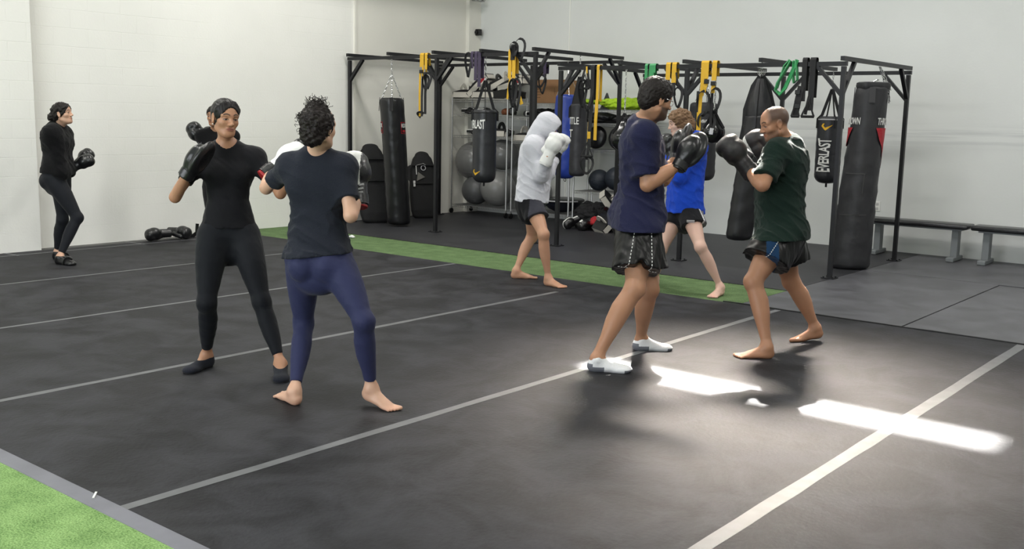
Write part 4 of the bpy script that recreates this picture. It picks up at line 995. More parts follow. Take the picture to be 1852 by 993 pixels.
bag_everlast((-8.54, 9.86), .70, 1.62, .150, 2.32, 'slim black bag with white lettering and yellow emblem hanging in front of the exercise balls', False, 1.98)
bag_blue(); bag_title(); bag_thr_back(); bag_long()
bag_everlast((-4.76, 11.66), .84, 1.62, .145, 2.13, 'short black bag with vertical white lettering behind the green tee man', True, 1.93)
bag_big()
def teardrop(ax, zc, rz, rad, ztop, label, chainlen):
    r = empty('wrecking_ball_bag', (*ax, 0), label, 'teardrop bag', 'shiny black teardrop bags'); pt = mat('glossy_black', srgb(20, 20, 22), .18, bump=(10, .3), spec=.6)
    m = MB(); pr = [(0, zc-rz)]+[(rad*math.sin(t), zc-rz*math.cos(t)) for t in np.linspace(.2, 1.9, 12)]+[(rad*.62, zc+rz*.75), (rad*.40, zc+rz*1.15), (rad*.2, zc+rz*1.5), (0, zc+rz*1.55)]
    m.lathe(pr, n=28, disp=lambda a, z: .003*math.sin(6*a)); b = m.build('bag', pt, r, True)
    for k in range(3):
        a = k*2.1; c, s = math.cos(a), math.sin(a); m = MB(); m.tube([(0, 0, zc+rz*1.9), (c*rad*.45, s*rad*.45, zc+rz*1.15), (c*rad*.98, s*rad*.98, zc+rz*.35)], 1, flat=(.004, .03), up=(c, s, 0)); m.build('strap', STRAP, r)
    m = MB(); chain(m, (0, 0, ztop), (0, 0, zc+rz*1.85)); m.build('chain', CHROME, r)
    patch(b, ax, rad, -.2, zc+.01, [(-.02, -.03), (.02, -.035), (.03, .03), (-.01, .035)], mat('silver_print', (.5, .5, .52), .4), b, 'emblem', lift=.004)
teardrop((-6.50, 9.95), 1.32, .15, .155, 2.14, 'glossy black teardrop bag on a long chain, left of the navy tee man', 1)
teardrop((-5.33, 9.9), 1.42, .12, .125, 2.12, 'glossy black teardrop bag hanging between the two men in front of the rig', 1)
# ---------------------------------------------------------------- suspension trainers and bands draped over the rails
YW = mat('yellow_webbing', srgb(208, 164, 44), .75, bump=(150, .3))
def strap_thing(name, label, cat, x, y, z, parts, group):
    """parts: (kind, dx, z_top, z_bottom, width) hung from the rail; dx along the rail"""
    r = empty(name, (x, y, 0), label, cat, group)
    for p in parts:
        k = p[0]
        if k in ('Y', 'B', 'G', 'P'):      # looped strap over the rail: front and back falls joined at the top
            _, dx, zt, zb, w = p; mt = {'Y': YW, 'B': STRAP, 'G': mat('green_band', srgb(52, 140, 84), .5), 'P': mat('purple_band', srgb(58, 48, 72), .6)}[k]
            m = MB(); pts = [(dx, -.034, zb), (dx, -.032, (zt+zb)/2), (dx, -.032, zt-.01), (dx, -.02, zt+.008), (dx, .02, zt+.008), (dx, .032, zt-.01), (dx, .030, zb+.25*(zt-zb))]
            m.tube(pts, 1, flat=(w, .005), up=(0, -1, 0)); m.build({'Y': 'yellow_strap', 'B': 'strap', 'G': 'band', 'P': 'band'}[k], mt, r)
        elif k == 'F':     # free hanging fall between two heights
            _, dx, zt, zb, w, mk, dx2 = p; m = MB(); m.tube([(dx, -.036, zt), ((dx+dx2)/2, -.042, (zt+zb)/2), (dx2, -.036, zb)], 1, flat=(w, .006), up=(0, -1, 0)); m.build('strap', YW if mk == 'Y' else STRAP, r)
        elif k == 'O':     # hanging loop (foot cradle)
            _, dx, zc, rx, rz = p; m = MB(); m.tube([(dx+rx*math.sin(t), -.045+.02*math.sin(2*t), zc+rz*math.cos(t)) for t in np.linspace(0, 2*math.pi, 20)[:-1]], 1, flat=(.030, .005), closed=True, up=(0, 1, 0)); m.build('loop', STRAP, r)
        elif k == 'H':     # grip handle with its triangle of webbing
            _, dx, zc, w = p; m = MB(); m.cyl((dx-w/2, -.05, zc), (dx+w/2, -.05, zc), .014, 10); m.build('handle', mat('foam_grip', srgb(18, 18, 19), .9), r)
            m = MB(); m.tube([(dx-w/2, -.05, zc), (dx, -.045, zc+.16), (dx+w/2, -.05, zc)], 1, flat=(.022, .004), up=(0, -1, 0)); m.build('strap', STRAP, r)
        elif k == 'K':     # buckle
            _, dx, zc = p; m = MB(); m.box((dx, -.045, zc), (.055, .02, .045), bev=.004); m.build('buckle', mat('black_plastic', srgb(15, 15, 16), .35), r)
TG = 'yellow and black suspension trainers on the rigs'
def rx(px, py, y): return float(onY(px, py, y)[0])
strap_thing('suspension_trainer', 'yellow and black suspension trainer left of the shelves, beside the tall bag', 'suspension trainer', rx(768, 130, 9.8), 9.8, 0,
    [('Y', -.035, 2.33, 2.16, .04), ('Y', .055, 2.33, 2.13, .045), ('K', -.02, 2.10), ('K', .05, 2.07), ('F', -.045, 2.10, 1.52, .032, 'Y', -.05), ('F', .0, 2.04, 1.52, .03, 'B', -.01), ('F', .06, 2.06, 1.55, .04, 'B', .05), ('O', -.03, 1.54, .04, .035), ('O', .10, 1.98, .055, .10), ('O', .06, 1.95, .05, .10), ('Y', -.0, 2.33, 2.0, .03)], TG)
strap_thing('suspension_trainer', 'yellow and black suspension trainer bundled high on the left rig, above the hooded boxer', 'suspension trainer', rx(930, 130, 9.8), 9.8, 0,
    [('B', .0, 2.40, 2.22, .07), ('Y', -.045, 2.34, 2.0, .05), ('Y', .02, 2.3, 1.98, .05), ('O', .02, 2.34, .05, .09), ('O', .12, 2.34, .07, .13), ('F', -.03, 2.0, 1.75, .03, 'Y', -.07), ('F', .02, 2.0, 1.70, .05, 'B', .03), ('O', .02, 1.82, .05, .17), ('O', .08, 1.80, .05, .19), ('K', -.01, 1.90), ('F', .12, 1.78, 1.69, .05, 'Y', .16)], TG)
strap_thing('suspension_trainer', 'black and orange looped suspension trainer beside the slim grey bag', 'suspension trainer', rx(1062, 140, 9.85), 9.85, 0,
    [('F', .0, 2.13, 1.90, .025, 'B', -.07), ('F', .02, 2.13, 1.88, .03, 'B', .07), ('F', .015, 2.13, 2.02, .02, 'Y', .03), ('O', -.03, 1.82, .05, .16), ('O', .04, 1.80, .06, .18), ('H', .0, 1.88, .13)], TG)
strap_thing('suspension_trainer', 'long yellow strap hanging beside a black one, left of the navy tee man', 'suspension trainer', rx(1082, 130, 9.85), 9.85, 0,
    [('B', -.055, 2.14, 1.62, .05), ('Y', .02, 2.14, 1.60, .035), ('F', .02, 1.75, 1.29, .040, 'Y', .01), ('F', -.06, 1.62, 1.2, .05, 'B', -.07), ('F', -.07, 1.50, 1.24, .045, 'Y', -.075), ('F', -.07, 1.24, 1.06, .03, 'B', -.10), ('O', -.09, 1.0, .085, .10), ('H', -.09, 1.10, .16)], TG)
strap_thing('suspension_trainer', 'short pair of yellow straps with a black loop right behind the navy tee man', 'suspension trainer', rx(1218, 120, 9.85), 9.85, 0,
    [('Y', -.045, 2.15, 1.96, .055), ('Y', .03, 2.15, 1.93, .055), ('F', -.045, 1.97, 1.75, .05, 'B', -.03), ('F', .03, 1.94, 1.8, .05, 'B', .04), ('O', .10, 1.78, .045, .11), ('F', .06, 2.05, 1.88, .02, 'B', .10)], TG)
strap_thing('suspension_trainer', 'yellow suspension trainer hanging over the teardrop bag between the two men', 'suspension trainer', rx(1289, 120, 9.85)-.02, 9.85, 0,
    [('Y', -.075, 2.16, 1.80, .045), ('Y', -.03, 2.16, 1.98, .045), ('Y', .06, 2.16, 1.96, .055), ('K', -.02, 1.95), ('K', .06, 1.93), ('F', -.02, 1.94, 1.84, .04, 'Y', -.05), ('F', .06, 1.91, 1.83, .045, 'Y', .055), ('F', -.09, 1.82, 1.42, .05, 'Y', -.095), ('F', -.12, 1.85, 1.42, .03, 'B', -.12), ('O', -.05, 1.72, .07, .13), ('O', .09, 1.76, .06, .12), ('F', .05, 1.83, 1.4, .03, 'B', .05), ('O', .0, 1.50, .10, .13)], TG)
strap_thing('suspension_trainer', 'all black suspension trainer with handles right of the green tee man', 'suspension trainer', rx(1465, 115, 9.85), 9.85, 0,
    [('B', -.04, 2.17, 1.75, .05), ('B', .045, 2.17, 1.66, .06), ('F', -.06, 1.9, 1.60, .07, 'B', -.11), ('K', -.09, 1.84), ('K', -.085, 1.70), ('H', .03, 1.60, .13), ('H', -.10, 1.60, .08), ('F', .03, 1.80, 1.62, .03, 'B', .0)], 'black straps on the right rig')
BG = 'resistance bands on the rigs'
strap_thing('resistance_band', 'dark purple band draped over the left rig above the slim lettered bag', 'resistance band', rx(862, 110, 9.8), 9.8, 0, [('P', .015, 2.33, 1.98, .05), ('P', -.05, 2.33, 2.13, .045), ('P', .075, 2.33, 1.90, .05), ('O', -.10, 2.17, .04, .15)], BG)
strap_thing('resistance_band', 'thin black loop hanging at the far side of the left rig near the cardboard box', 'resistance band', rx(980, 120, 11.64), 11.64, 0, [('O', .0, 2.10, .10, .14), ('O', .05, 2.0, .055, .13), ('P', .08, 2.3, 2.1, .05)], BG)
strap_thing('resistance_band', 'green band hanging behind the head of the navy tee man', 'resistance band', rx(1177, 130, 9.85), 9.85, 0, [('G', -.04, 2.14, 1.88, .035), ('G', .03, 2.14, 1.96, .06), ('G', .06, 2.14, 2.05, .04)], BG)
def green_loop():
    x = rx(1428, 110, 9.85); r = empty('resistance_band', (x, 9.85, 0), 'bright green band looped over the right rig above the green tee man', 'resistance band', BG)
    gm = mat('green_band', (0, 0, 0))
    m = MB(); m.tube([(.03, -.03, 2.15), (.0, -.05, 2.08), (-.09, -.05, 1.93), (-.11, -.05, 1.86), (-.06, -.05, 1.82), (-.01, -.045, 1.88), (.05, -.04, 2.03), (.09, -.02, 2.16)], 1, flat=(.012, .055), up=(0, -1, 0)); m.build('band', gm, r)
    m = MB(); m.tube([(-.0, .0, 2.16), (-.04, -.03, 2.10), (-.10, -.035, 1.88)], 1, flat=(.010, .04), up=(0, -1, 0)); m.build('band', gm, r)
    m = MB(); m.tube([(.085, -.02, 2.16), (.10, -.03, 2.05), (.11, -.03, 1.96), (.075, -.03, 1.93), (.06, -.03, 2.0), (.05, 0, 2.15)], 1, flat=(.010, .05), up=(0, -1, 0)); m.build('band', gm, r)
green_loop()
# ---------------------------------------------------------------- wire shelving and what is on it
WIRE = mat('chrome_wire', (.50, .50, .49), .35, .85)
def rack(x0, x1, levels, label):
    y0, y1 = 11.95, 12.42; r = empty('wire_rack', ((x0+x1)/2, (y0+y1)/2, 0), label, 'shelving', 'chrome wire racks along the back wall')
    for x in (x0, x1):
        for y in (y0, y1):
            m = MB(); m.cyl((x, y, .11), (x, y, levels[-1]+.04), .013, 8)
            for z in np.arange(.3, levels[-1], .3): m.cyl((x, y, z), (x, y, z+.012), .016, 8)
            p = m.build('post', WIRE, r, world=True)
            m = MB(); m.cyl((x-.012, y, .045), (x+.012, y, .045), .041, 14); m.build('caster', mat('black_plastic', srgb(15, 15, 16), .35), None); c = bpy.context.scene.objects[-1] if False else COL.objects[-1]
            m = MB(); m.bar((x, y, .06), (x, y, .12), .02, .03, up=(0, 1, 0)); f = m.build('caster_fork', WIRE, None)
            for q in (c, f): set_world_parent(q, r); q.parent = p; q.matrix_parent_inverse = Matrix.Translation(-r.location)
            p.matrix_parent_inverse = Matrix.Translation(-r.location)
            for q in (c, f): q.matrix_parent_inverse = Matrix.Identity(4)
    for z in levels:
        m = MB()
        for y in (y0, y1): m.bar((x0, y, z), (x1, y, z), .008, .008); m.bar((x0, y, z-.03), (x1, y, z-.03), .006, .006)
        for x in (x0, x1): m.bar((x, y0, z), (x, y1, z), .008, .008); m.bar((x, y0, z-.03), (x, y1, z-.03), .006, .006)
        n = int((x1-x0)/.024)
        for i in range(1, n): x = x0+(x1-x0)*i/n; m.bar((x, y0, z+.004), (x, y1, z+.004), .004, .004)
        for i in range(0, n, 2): x = x0+(x1-x0)*i/n; x2 = x0+(x1-x0)*(i+1)/n; m.bar((x, y0, z), (x2, y0, z-.03), .004, .004)
        m.build('shelf', WIRE, r, world=True)
rack(-11.03, -9.90, [.14, 1.23, 1.56, 1.79], 'chrome wire rack in the corner with the large grey exercise balls')
rack(-9.80, -8.72, [.14, 1.18, 1.53, 1.74], 'chrome wire rack behind the hooded boxer with the cardboard box on top')
rack(-8.64, -7.30, [.50, 1.10, 1.47, 1.66], 'chrome wire rack right of the blue bag with medicine balls and lime vests')
GREYB = mat('grey_ball', srgb(106, 106, 105), .26, spec=.5)
for (x, y, z, rr_, lb, mt) in ((-10.78, 12.2, .84, .30, 'large grey exercise ball at upper left on the corner rack', GREYB), (-10.66, 12.12, .38, .225, 'darker grey exercise ball low on the corner rack, left of the slim bag', mat('dark_grey_ball', srgb(82, 83, 84), .4)), (-10.22, 12.14, .435, .28, 'large pale grey exercise ball low on the corner rack, right of the slim bag', mat('pale_grey_ball', srgb(122, 122, 120), .32)), (-10.22, 12.25, .955, .24, 'grey exercise ball at upper right on the corner rack behind the slim bag', GREYB), (-9.5, 12.2, .40, .24, 'grey exercise ball on the second rack beside the white hoodie', GREYB)):
    m = MB(); m.ball((x, y, z), rr_, seg=40)
    for t in np.linspace(-.85, .85, 9): m.lathe([(rr_*math.cos(t)-.001, rr_*math.sin(t)-.003), (rr_*math.cos(t)+.0012, rr_*math.sin(t)), (rr_*math.cos(t)-.001, rr_*math.sin(t)+.003)], (x, y, z), n=40) if abs(t) > .35 else None
    tag(m.build('exercise_ball', mt, None, True, autosmooth=False), lb, 'exercise ball', 'grey exercise balls on the racks')
mb = mat('navy_rubber_ball', srgb(38, 44, 54), .5, bump=(60, .3))
for x, z, rr_, lb in ((-8.33, .665, .155, 'dark medicine ball at the left end of its shelf'), (-8.03, .70, .17, 'dark medicine ball next to the navy tee man, on the same shelf'), (-7.65, .66, .155, 'dark medicine ball behind the navy tee man')):
    m = MB(); m.ball((x, 12.15, z), rr_, seg=32); m.tube([(x+rr_*1.001*math.cos(t), 12.15+rr_*1.001*math.sin(t), z) for t in np.linspace(0, 6.28, 40)[:-1]], .003, 5, closed=True)
    tag(m.build('medicine_ball', mb, None, True, autosmooth=False), lb, 'medicine ball', 'dark medicine balls')
# kick pads: curved pad, white side with red mark, two strap loops on the back
PADB = mat('black_pad_leather', srgb(20, 20, 22), .35, bump=(30, .2)); PADW = mat('white_pad_leather', srgb(205, 200, 190), .45, bump=(30, .2))
def kick_pad(loc, rz, tilt, roll, label, red=True, dark=False, k=1.18):
    r = empty('kick_pad', loc, label, 'kick pad', 'black and white kick pads on the racks'); r.rotation_euler = (roll, tilt, rz); r.scale = (k, k, k)
    m = MB(); N_ = 10
    P = []
    for i in range(N_+1):
        t = i/N_; x = -.19+.38*t; zc = .03*math.cos((t-.5)*math.pi)
        P.append((x, zc))
    for i in range(N_):
        (x0, z0), (x1, z1) = P[i], P[i+1]; m.bar((x0, 0, z0), (x1+.002, 0, z1), .19, .085)
    b = m.build('pad', PADB, r)
    m = MB(); m.bar((-.185, -.098, .005), (.185, -.098, .005), .006, .07, up=(0, 0, 1)); m.bar((-.185, .098, .005), (.185, .098, .005), .006, .07); m.box((-.193, 0, .0), (.012, .18, .075), bev=.003); m.box((.193, 0, .0), (.012, .18, .075), bev=.003)
    m.build('side_panel', PADB if dark else PADW, r)
    if red:
        for q in (-1, 1): m = MB(); m.box((.10, q*.1025, .008), (.11, .003, .035)); m.build('red_mark', RED_P, r)
    for x in (-.09, .06):
        m = MB(); m.tube([(x, .055*math.cos(t), .06+.075*math.sin(t)) for t in np.linspace(-.1, math.pi+.1, 14)], 1, flat=(.045, .012), up=(1, 0, 0)); m.build('strap_loop', PADW if not dark and x < 0 else PADB, r)
    return r
kp = [((-10.84, 12.12, 1.86), .1, 0, 0, 'white-sided kick pad flat at the left end of the top shelf', False), ((-10.60, 12.14, 2.00), .15, -.72, 0, 'steeply tilted kick pad with a red mark on the top shelf', True), ((-10.40, 12.08, 1.86), .05, 0, 0, 'kick pad lying under the tilted pads left of the slim bag', False), ((-10.28, 12.16, 1.99), .1, -.42, 0, 'kick pad resting on others right behind the straps of the slim bag', False), ((-9.98, 12.08, 1.86), .0, 0, 0, 'dark kick pad flat at the right of the top shelf', False), ((-9.93, 12.12, 2.01), .15, -.30, 0, 'uppermost right kick pad with red mark on the top shelf', True), ((-10.12, 12.34, 2.08), .2, -.25, 0, 'kick pad at the back of the pile, its loops showing above the others', False)]
for loc, rz, ti, ro, lb, red in kp: kick_pad(loc, rz, ti, ro, lb, red, dark=('dark' in lb))
def sdf_thing(name, label, cat, prims, h, mats, group=None, disp=None, matidx=None):
    o = sdf_obj(name, prims, h, mats, None, disp=disp, matidx=matidx); return tag(o, label, cat, group)
def loose_glove(c, yaw, tilt, label, group, size=.95, mats=None, matf=None, roll=0, cat='boxing glove'):
    d = np.array([math.cos(yaw)*math.cos(tilt), math.sin(yaw)*math.cos(tilt), math.sin(tilt)]); x = nrm(np.cross(d, UP)); n = np.cross(x, d); a = roll
    x2 = x*math.cos(a)+n*math.sin(a); n2 = np.cross(x2, d); R = np.array([x2, d, n2]); w = np.array(c, float)-d*.09*size
    o = sdf_thing('boxing_glove', label, cat, g_prims(w, R, size), .006, mats or [black_leather(), WHITE_P], group, matidx=(lambda C: matf(((C-w) @ R.T)/size)) if matf else None)
    return o
black_leather = lambda: mat('black_leather', srgb(22, 22, 24), .32, bump=(90, .15), spec=.6)
GR = 'gear on the wire racks'
wfun = lambda C: (np.abs(C[:, 0]-.03) < .008).astype(int)
ly = 12.15
gl = [(-10.85, 1.62, .1, 'black training shoe-like glove with white rim on the second shelf, far left'), (-10.55, 1.62, 1.2, 'black glove on the second shelf beside the leftmost one'), (-9.98, 1.62, 2.2, 'black glove at the right of the second shelf, beside the slim bag'), (-10.72, 1.30, .4, 'round black glove on the third shelf, left of the slim bag'), (-10.55, 1.33, 2.0, 'black glove leaning behind the round one on the third shelf'), (-10.08, 1.30, .2, 'black and white glove on the third shelf right of the slim bag'), (-9.60, 1.24, .3, 'black glove on the second rack at shoulder height of the hooded boxer'), (-9.35, 1.24, 1.0, 'black glove deeper along the second rack shelf'), (-9.15, 1.59, .2, 'black glove under the cardboard box'), (-9.6, 1.59, 1.4, 'black glove on the second rack behind the post')]
for x, z, yw, lb in gl: loose_glove((x, ly, z), yw, 0, lb, 'black gloves stored on the racks', .95, matf=wfun)
loose_glove((-10.04, 12.1, 1.615), 2.8, 0, 'brown leather glove on the second shelf right of the slim bag', 'brown gloves', .8, [mat('brown_leather', srgb(110, 62, 36), .4), WHITE_P])
for x, lb in ((-10.25, 'white-edged pad on the third shelf right of the slim bag'), (-9.90+.28, 'white-edged pad on the third shelf of the second rack')): kick_pad((x, 12.15, 1.275 if x < -10 else 1.225), .0, 0, 0, lb, False)
# cardboard box
r0 = empty('cardboard_box', (-9.22, 12.2, 1.75), 'brown cardboard box on top of the second rack', 'box'); cb = mat('cardboard', srgb(150, 112, 78), .85, var=(8, .06)); cbp = mat('cardboard_print', srgb(105, 76, 52), .85)
m = MB(); m.box((0, 0, .165), (.56, .38, .33), bev=.003); bx = m.build('carton', cb, r0)
for q in (-1, 1): m = MB(); m.box((0, q*.095, .334), (.56, .185, .006)); m.build('flap', cb, r0)
for z, w in ((.25, .10), (.20, .16), (.16, .12), (.12, .14), (.08, .10)): m = MB(); m.box((-.16+.0, -.1915, z), (w, .002, .010)); m.build('printed_line', cbp, bx)
m = MB(); [m.box((-.16, -.1915, .285+dz), (.12, .002, .004)) for dz in (-.02, .02)]; [m.box((-.16+dx, -.1915, .285), (.004, .002, .04)) for dx in (-.06, .06)]; m.build('printed_frame', cbp, bx)
m = MB(); m.box((.15, -.1915, .17), (.06, .002, .004)); m.box((.15, -.1915, .17), (.004, .002, .09)); m.build('printed_mark', cbp, bx)
# lime vests, folded heaps
LIME = mat('lime_fabric', srgb(168, 205, 40), .8, bump=(25, .6))
def heap(name, label, cat, c, size, mt, seed, group=None, amp=.02):
    rr = random.Random(seed); pr = []
    for i in range(9):
        pr.append(pell((c[0]+rr.uniform(-.4, .4)*size[0], c[1]+rr.uniform(-.3, .3)*size[1], c[2]+size[2]*(.3+.35*rr.random())), (size[0]*rr.uniform(.2, .38), size[1]*rr.uniform(.25, .4), size[2]*rr.uniform(.3, .5)), None, .02))
    pr.append(pell((c[0], c[1], c[2]+size[2]*.25), (size[0]*.5, size[1]*.5, size[2]*.28), None, .02))
    return sdf_thing(name, label, cat, pr, .008, mt, group, disp=lambda Q: amp*wob(Q*np.array([1, 1, 2.5], np.float32), 24, seed)+amp*.9*(1-np.minimum(np.abs(wob(Q*np.array([1, 1, 2.2], np.float32), 46, seed+2)), 1))**2-amp*.3)
heap('training_vest', 'heap of lime green training vests on the right rack top', 'vests', (-7.95, 12.18, 1.675), (.62, .36, .16), LIME, 1, amp=.015)['kind'] = 'stuff'
heap('training_vest', 'thin lime green vest lying by the cardboard box behind the blue bag', 'vest', (-8.72, 12.2, 1.75), (.52, .34, .07), LIME, 2, amp=.006)
heap('training_vest', 'lime vest bundled on the shelf below the hooded head', 'vest', (-9.12, 12.15, 1.19), (.26, .3, .14), LIME, 3, amp=.012)
m = MB(); m.lathe([(.10, 1.67), (.055, 1.78), (.012, 1.90), (0, 1.905)], (-8.28, 12.2, 0), n=16); m.box((-8.28, 12.2, 1.675), (.24, .24, .012), bev=.003); tag(m.build('training_cone', mat('dark_cone', srgb(58, 58, 60), .6), None, True), 'small dark training cone on the right rack top beside the lime vests', 'cone')
heap('equipment_bag', 'black crumpled bag below the lime vests on the right rack', 'bag', (-8.35, 12.15, 1.48), (.55, .36, .14), mat('black_nylon', srgb(20, 20, 22), .5), 6, amp=.01)
heap('equipment_bag', 'black crumpled bag at the right end under the lime vests', 'bag', (-7.75, 12.15, 1.48), (.50, .36, .13), mat('black_nylon', (0, 0, 0)), 7, amp=.01)
heap('equipment_bag', 'black bundle on the second shelf of the middle rack below the box', 'bag', (-9.28, 12.2, 1.545), (.5, .36, .13), mat('black_nylon', (0, 0, 0)), 8, amp=.01)
for x, lb in ((-8.40, 'black round pad on the middle shelf left of the teardrop bag'), (-8.02, 'black round pad on the middle shelf behind the teardrop bag'), (-7.6, 'black round pad on the middle shelf behind the navy tee man')):
    m = MB(); m.lathe([(0, -.05), (.13, -.045), (.165, -.015), (.165, .015), (.13, .045), (0, .055)], (x, 12.15, 1.275), n=28, R=Matrix.Rotation(math.pi/2-.15, 3, 'X')); tag(m.build('round_pad', PADB, None, True), lb, 'pad', 'round black pads on the middle shelf')
# balance trainer dome lying upside down
r0 = empty('balance_trainer', (-8.98, 12.16, .15), 'black half-ball balance trainer lying flat on the low shelf behind the post', 'balance trainer')
m = MB(); m.lathe([(0, .0), (.10, .012), (.20, .055), (.27, .12), (.30, .165)], n=36); m.build('dome', mat('navy_rubber', srgb(24, 28, 40), .5), r0, True)
m = MB(); m.lathe([(.30, .160), (.325, .175), (.325, .20), (.29, .212), (0, .212)], n=36); d = m.build('platform', mat('black_plastic', srgb(15, 15, 16), .35), r0, True)
m = MB(); m.tube([(.326*math.cos(t), .326*math.sin(t), .185) for t in np.linspace(-1.6, -.2, 14)], .010, 6); m.build('silver_edge', mat('silver_print', (.5, .5, .52), .4), d)
m = MB(); m.box((-.02, -.12, .214), (.12, .03, .004)); m.build('badge', mat('silver_print', (0, 0, 0)), d)
# ---------------------------------------------------------------- freestanding shields against the left wall
def shield(ax, w, h, lean, rz, label, detail):
    r = empty('body_shield', (*ax, .0), label, 'body shield', 'black body shields leaning on the left wall'); r.rotation_euler = (0, lean, rz)
    W_ = w/2; pr = [ploft((0, 0, .02), (0, 0, h), (0, 1, 0), [(0.03, W_*.90, .07, 0, 0), (.1, W_*.98, .085, 0, 0), (.45, W_, .095, 0, 0), (.8, W_*.86, .09, 0, 0), (.92, W_*.68, .075, 0, 0), (.97, W_*.5, .06, 0, 0)], .02, 3.2)]
    V, F = field_mesh(pr, .010, disp=lambda Q: .004*wob(Q, 14, 3)); V, F = relax(V, F, 2)
    b = link_mesh('shield_body', np_mesh('shield_body', [(V, F)]), mat('black_nylon_shield', srgb(13, 13, 15), .8, bump=(60, .3)), r)
    for z in (h*.52, h*.80):
        m = MB(); m.tube([(.088, -W_*.93, z), (.104, 0, z), (.088, W_*.93, z)], 1, flat=(.006, .05), up=(1, 0, 0)); m.build('band', STRAP, r)
    for q in (-1, 1): m = MB(); m.tube([(.02, q*W_*.86, h*.80), (.02, q*(W_*.86+.045), h*.78), (.02, q*(W_*.86+.045), h*.62), (.02, q*W_*.92, h*.58)], 1, flat=(.05, .008), up=(1, 0, 0)); m.build('side_handle', STRAP, r)
    if detail:
        m = MB(); m.tube([(.115, -.02+.035*math.cos(t), h*.76+.035*math.sin(t)) for t in np.linspace(0, 6.28, 18)[:-1]], .006, 6, closed=True); m.build('ring_logo', mat('silver_print', (0, 0, 0)), b)
        m = MB(); m.poly([(.112, -W_*.62, h*.56), (.112, .0, h*.62), (.112, -W_*.5, h*.70)], .003, (1, 0, 0)); m.build('torn_patch', mat('grey_felt', srgb(105, 103, 98), .9), b)
        m = MB(); m.tube([(.112, -W_*.60, h*.80), (.115, -W_*.1, h*.83), (.11, W_*.1, h*.80)], 1, flat=(.004, .02), up=(1, 0, 0)); m.tube([(.11, -W_*.62, h*.80), (.115, -W_*.62, h*.66)], 1, flat=(.012, .004), up=(1, 0, 0)); m.box((.105, -W_*.8, h*.52), (.02, .03, .09), bev=.004); m.build('white_strap', mat('grey_strap', (.55, .55, .54), .6), b)
    m = MB()
    return r
shield((-10.68, 10.0), .46, 1.13, -.28, -.45, 'tall black body shield leaning behind the raised white glove', False)
shield((-10.72, 11.03), .42, .98, -.20, -.5, 'black body shield with a ring logo and torn patch behind the front post', True)
# ---------------------------------------------------------------- gear heaps on the floor
o = loose_glove((-10.80, 6.60, .085), -1.75, .0, 'shiny black mitt lying at the foot of the left wall, nearer one', 'gloves by the left wall', 1.15)
o = loose_glove((-10.80, 6.90, .085), .35, .0, 'shiny black boxing glove at the foot of the left wall with its strap sticking up', 'gloves by the left wall', 1.15)
m = MB(); m.tube([(-10.84, 6.99, .02), (-10.84, 7.10, .015), (-10.86, 7.17, .05), (-10.87, 7.185, .12), (-10.87, 7.19, .16)], 1, flat=(.05, .012), up=(1, 0, 0)); s_ = m.build('wrist_strap', black_leather(), None); s_.parent = o
heap('sports_bag', 'open black cloth bag on the floor beside the right rack', 'bag', (-8.14, 11.86, .0), (.70, .38, .36), mat('black_cloth', srgb(16, 16, 19), .85), 11, amp=.012)
G2 = 'black gloves in front of the cloth bag'
loose_glove((-8.38, 11.58, .10), -2.2, -.4, 'black boxing glove with a white stripe on the floor, leftmost of the gear heap', G2, 1.15, matf=lambda C: (np.abs(C[:, 0]+.02) < .010).astype(int))
loose_glove((-8.12, 11.56, .10), -2.0, -.4, 'black boxing glove with a small white emblem, middle of the gear heap', G2, 1.15, matf=lambda C: (np.hypot(C[:, 0]+.01, C[:, 1]-.15) < .022).astype(int))
heap('hand_wrap', 'red cloth poking out of the gear heap', 'hand wrap', (-7.97, 11.62, .08), (.20, .14, .12), mat('red_cloth', srgb(165, 30, 38), .8), 12, amp=.008)
kick_pad((-7.78, 11.62, .17), 1.2, -.75, .2, 'black kick pad with a white end on the floor beside the navy shorts', False)
kick_pad((-7.86, 11.78, .33), 1.0, .9, .5, 'white-framed pad on top of the gear heap', False)
r0 = empty('ankle_strap', (-5.75, 9.55, 0), 'coiled black strap on the floor beside the base of the middle post', 'strap')
m = MB(); m.tube([(.10*math.cos(t)*(1-t/30), .07*math.sin(t), .008+.008*t/2) for t in np.linspace(0, 11, 40)], 1, flat=(.006, .035), up=(0, 0, 1)); m.build('webbing', STRAP, r0)
m = MB(); m.box((-.13, 0, .012), (.05, .04, .012), bev=.003); m.build('buckle', mat('black_plastic', srgb(15, 15, 16), .35), r0)
r0 = tag(sdf_obj('paper_scrap', [pell((-9.55, 8.52, .015), (.05, .03, .018), None, .01)], .004, mat('paper_white', (.75, .75, .73), .9), None, disp=lambda Q: .008*wob(Q, 80, 2)), 'crumpled white paper on the green strip beside the dark tee', 'paper')
# ---------------------------------------------------------------- the eight people
BLK = srgb(20, 20, 23)
def cloth(name, col, bump=(180, .25), rough=.9, **k): return mat(name, col, rough, bump=bump, sheen=.08, spec=.15, **k)
def hair_obj(J, root, prims, color, h=.0032, disp=None, rough=.5):
    return sdf_obj('hair', prims, h*J.hs, mat('hair_%02x%02x' % (int(color[0]*2550) % 256, int(color[2]*2550) % 256), color, rough, bump=(110, .25), spec=.22, stretch=(1, 1, .35)), root, disp=disp)
def hair_shell(J, r=(.080, .100, .090), c=(0, -.020, .040), face_y=.048, face_z=.052, low=-.03, k=.015):
    "skull cap minus the face opening"
    return [hE(J, c, r, k), hE(J, (0, -.035, .0), (.076, .075, .070), .02),
            hE(J, (0, face_y+.055, face_z-.085), (.090, .085, .092), .02, 's'), hE(J, (0, .03, low-.055), (.10, .075, .060), .02, 's')]
def noisy(a, f, seed=1, n=2):
    def g(Q):
        w = 0
        for i in range(n): w = w+wob(Q, f*(1.9**i), seed+i)/(1.5**i)
        return -a*w
    return g
SPEC = {}
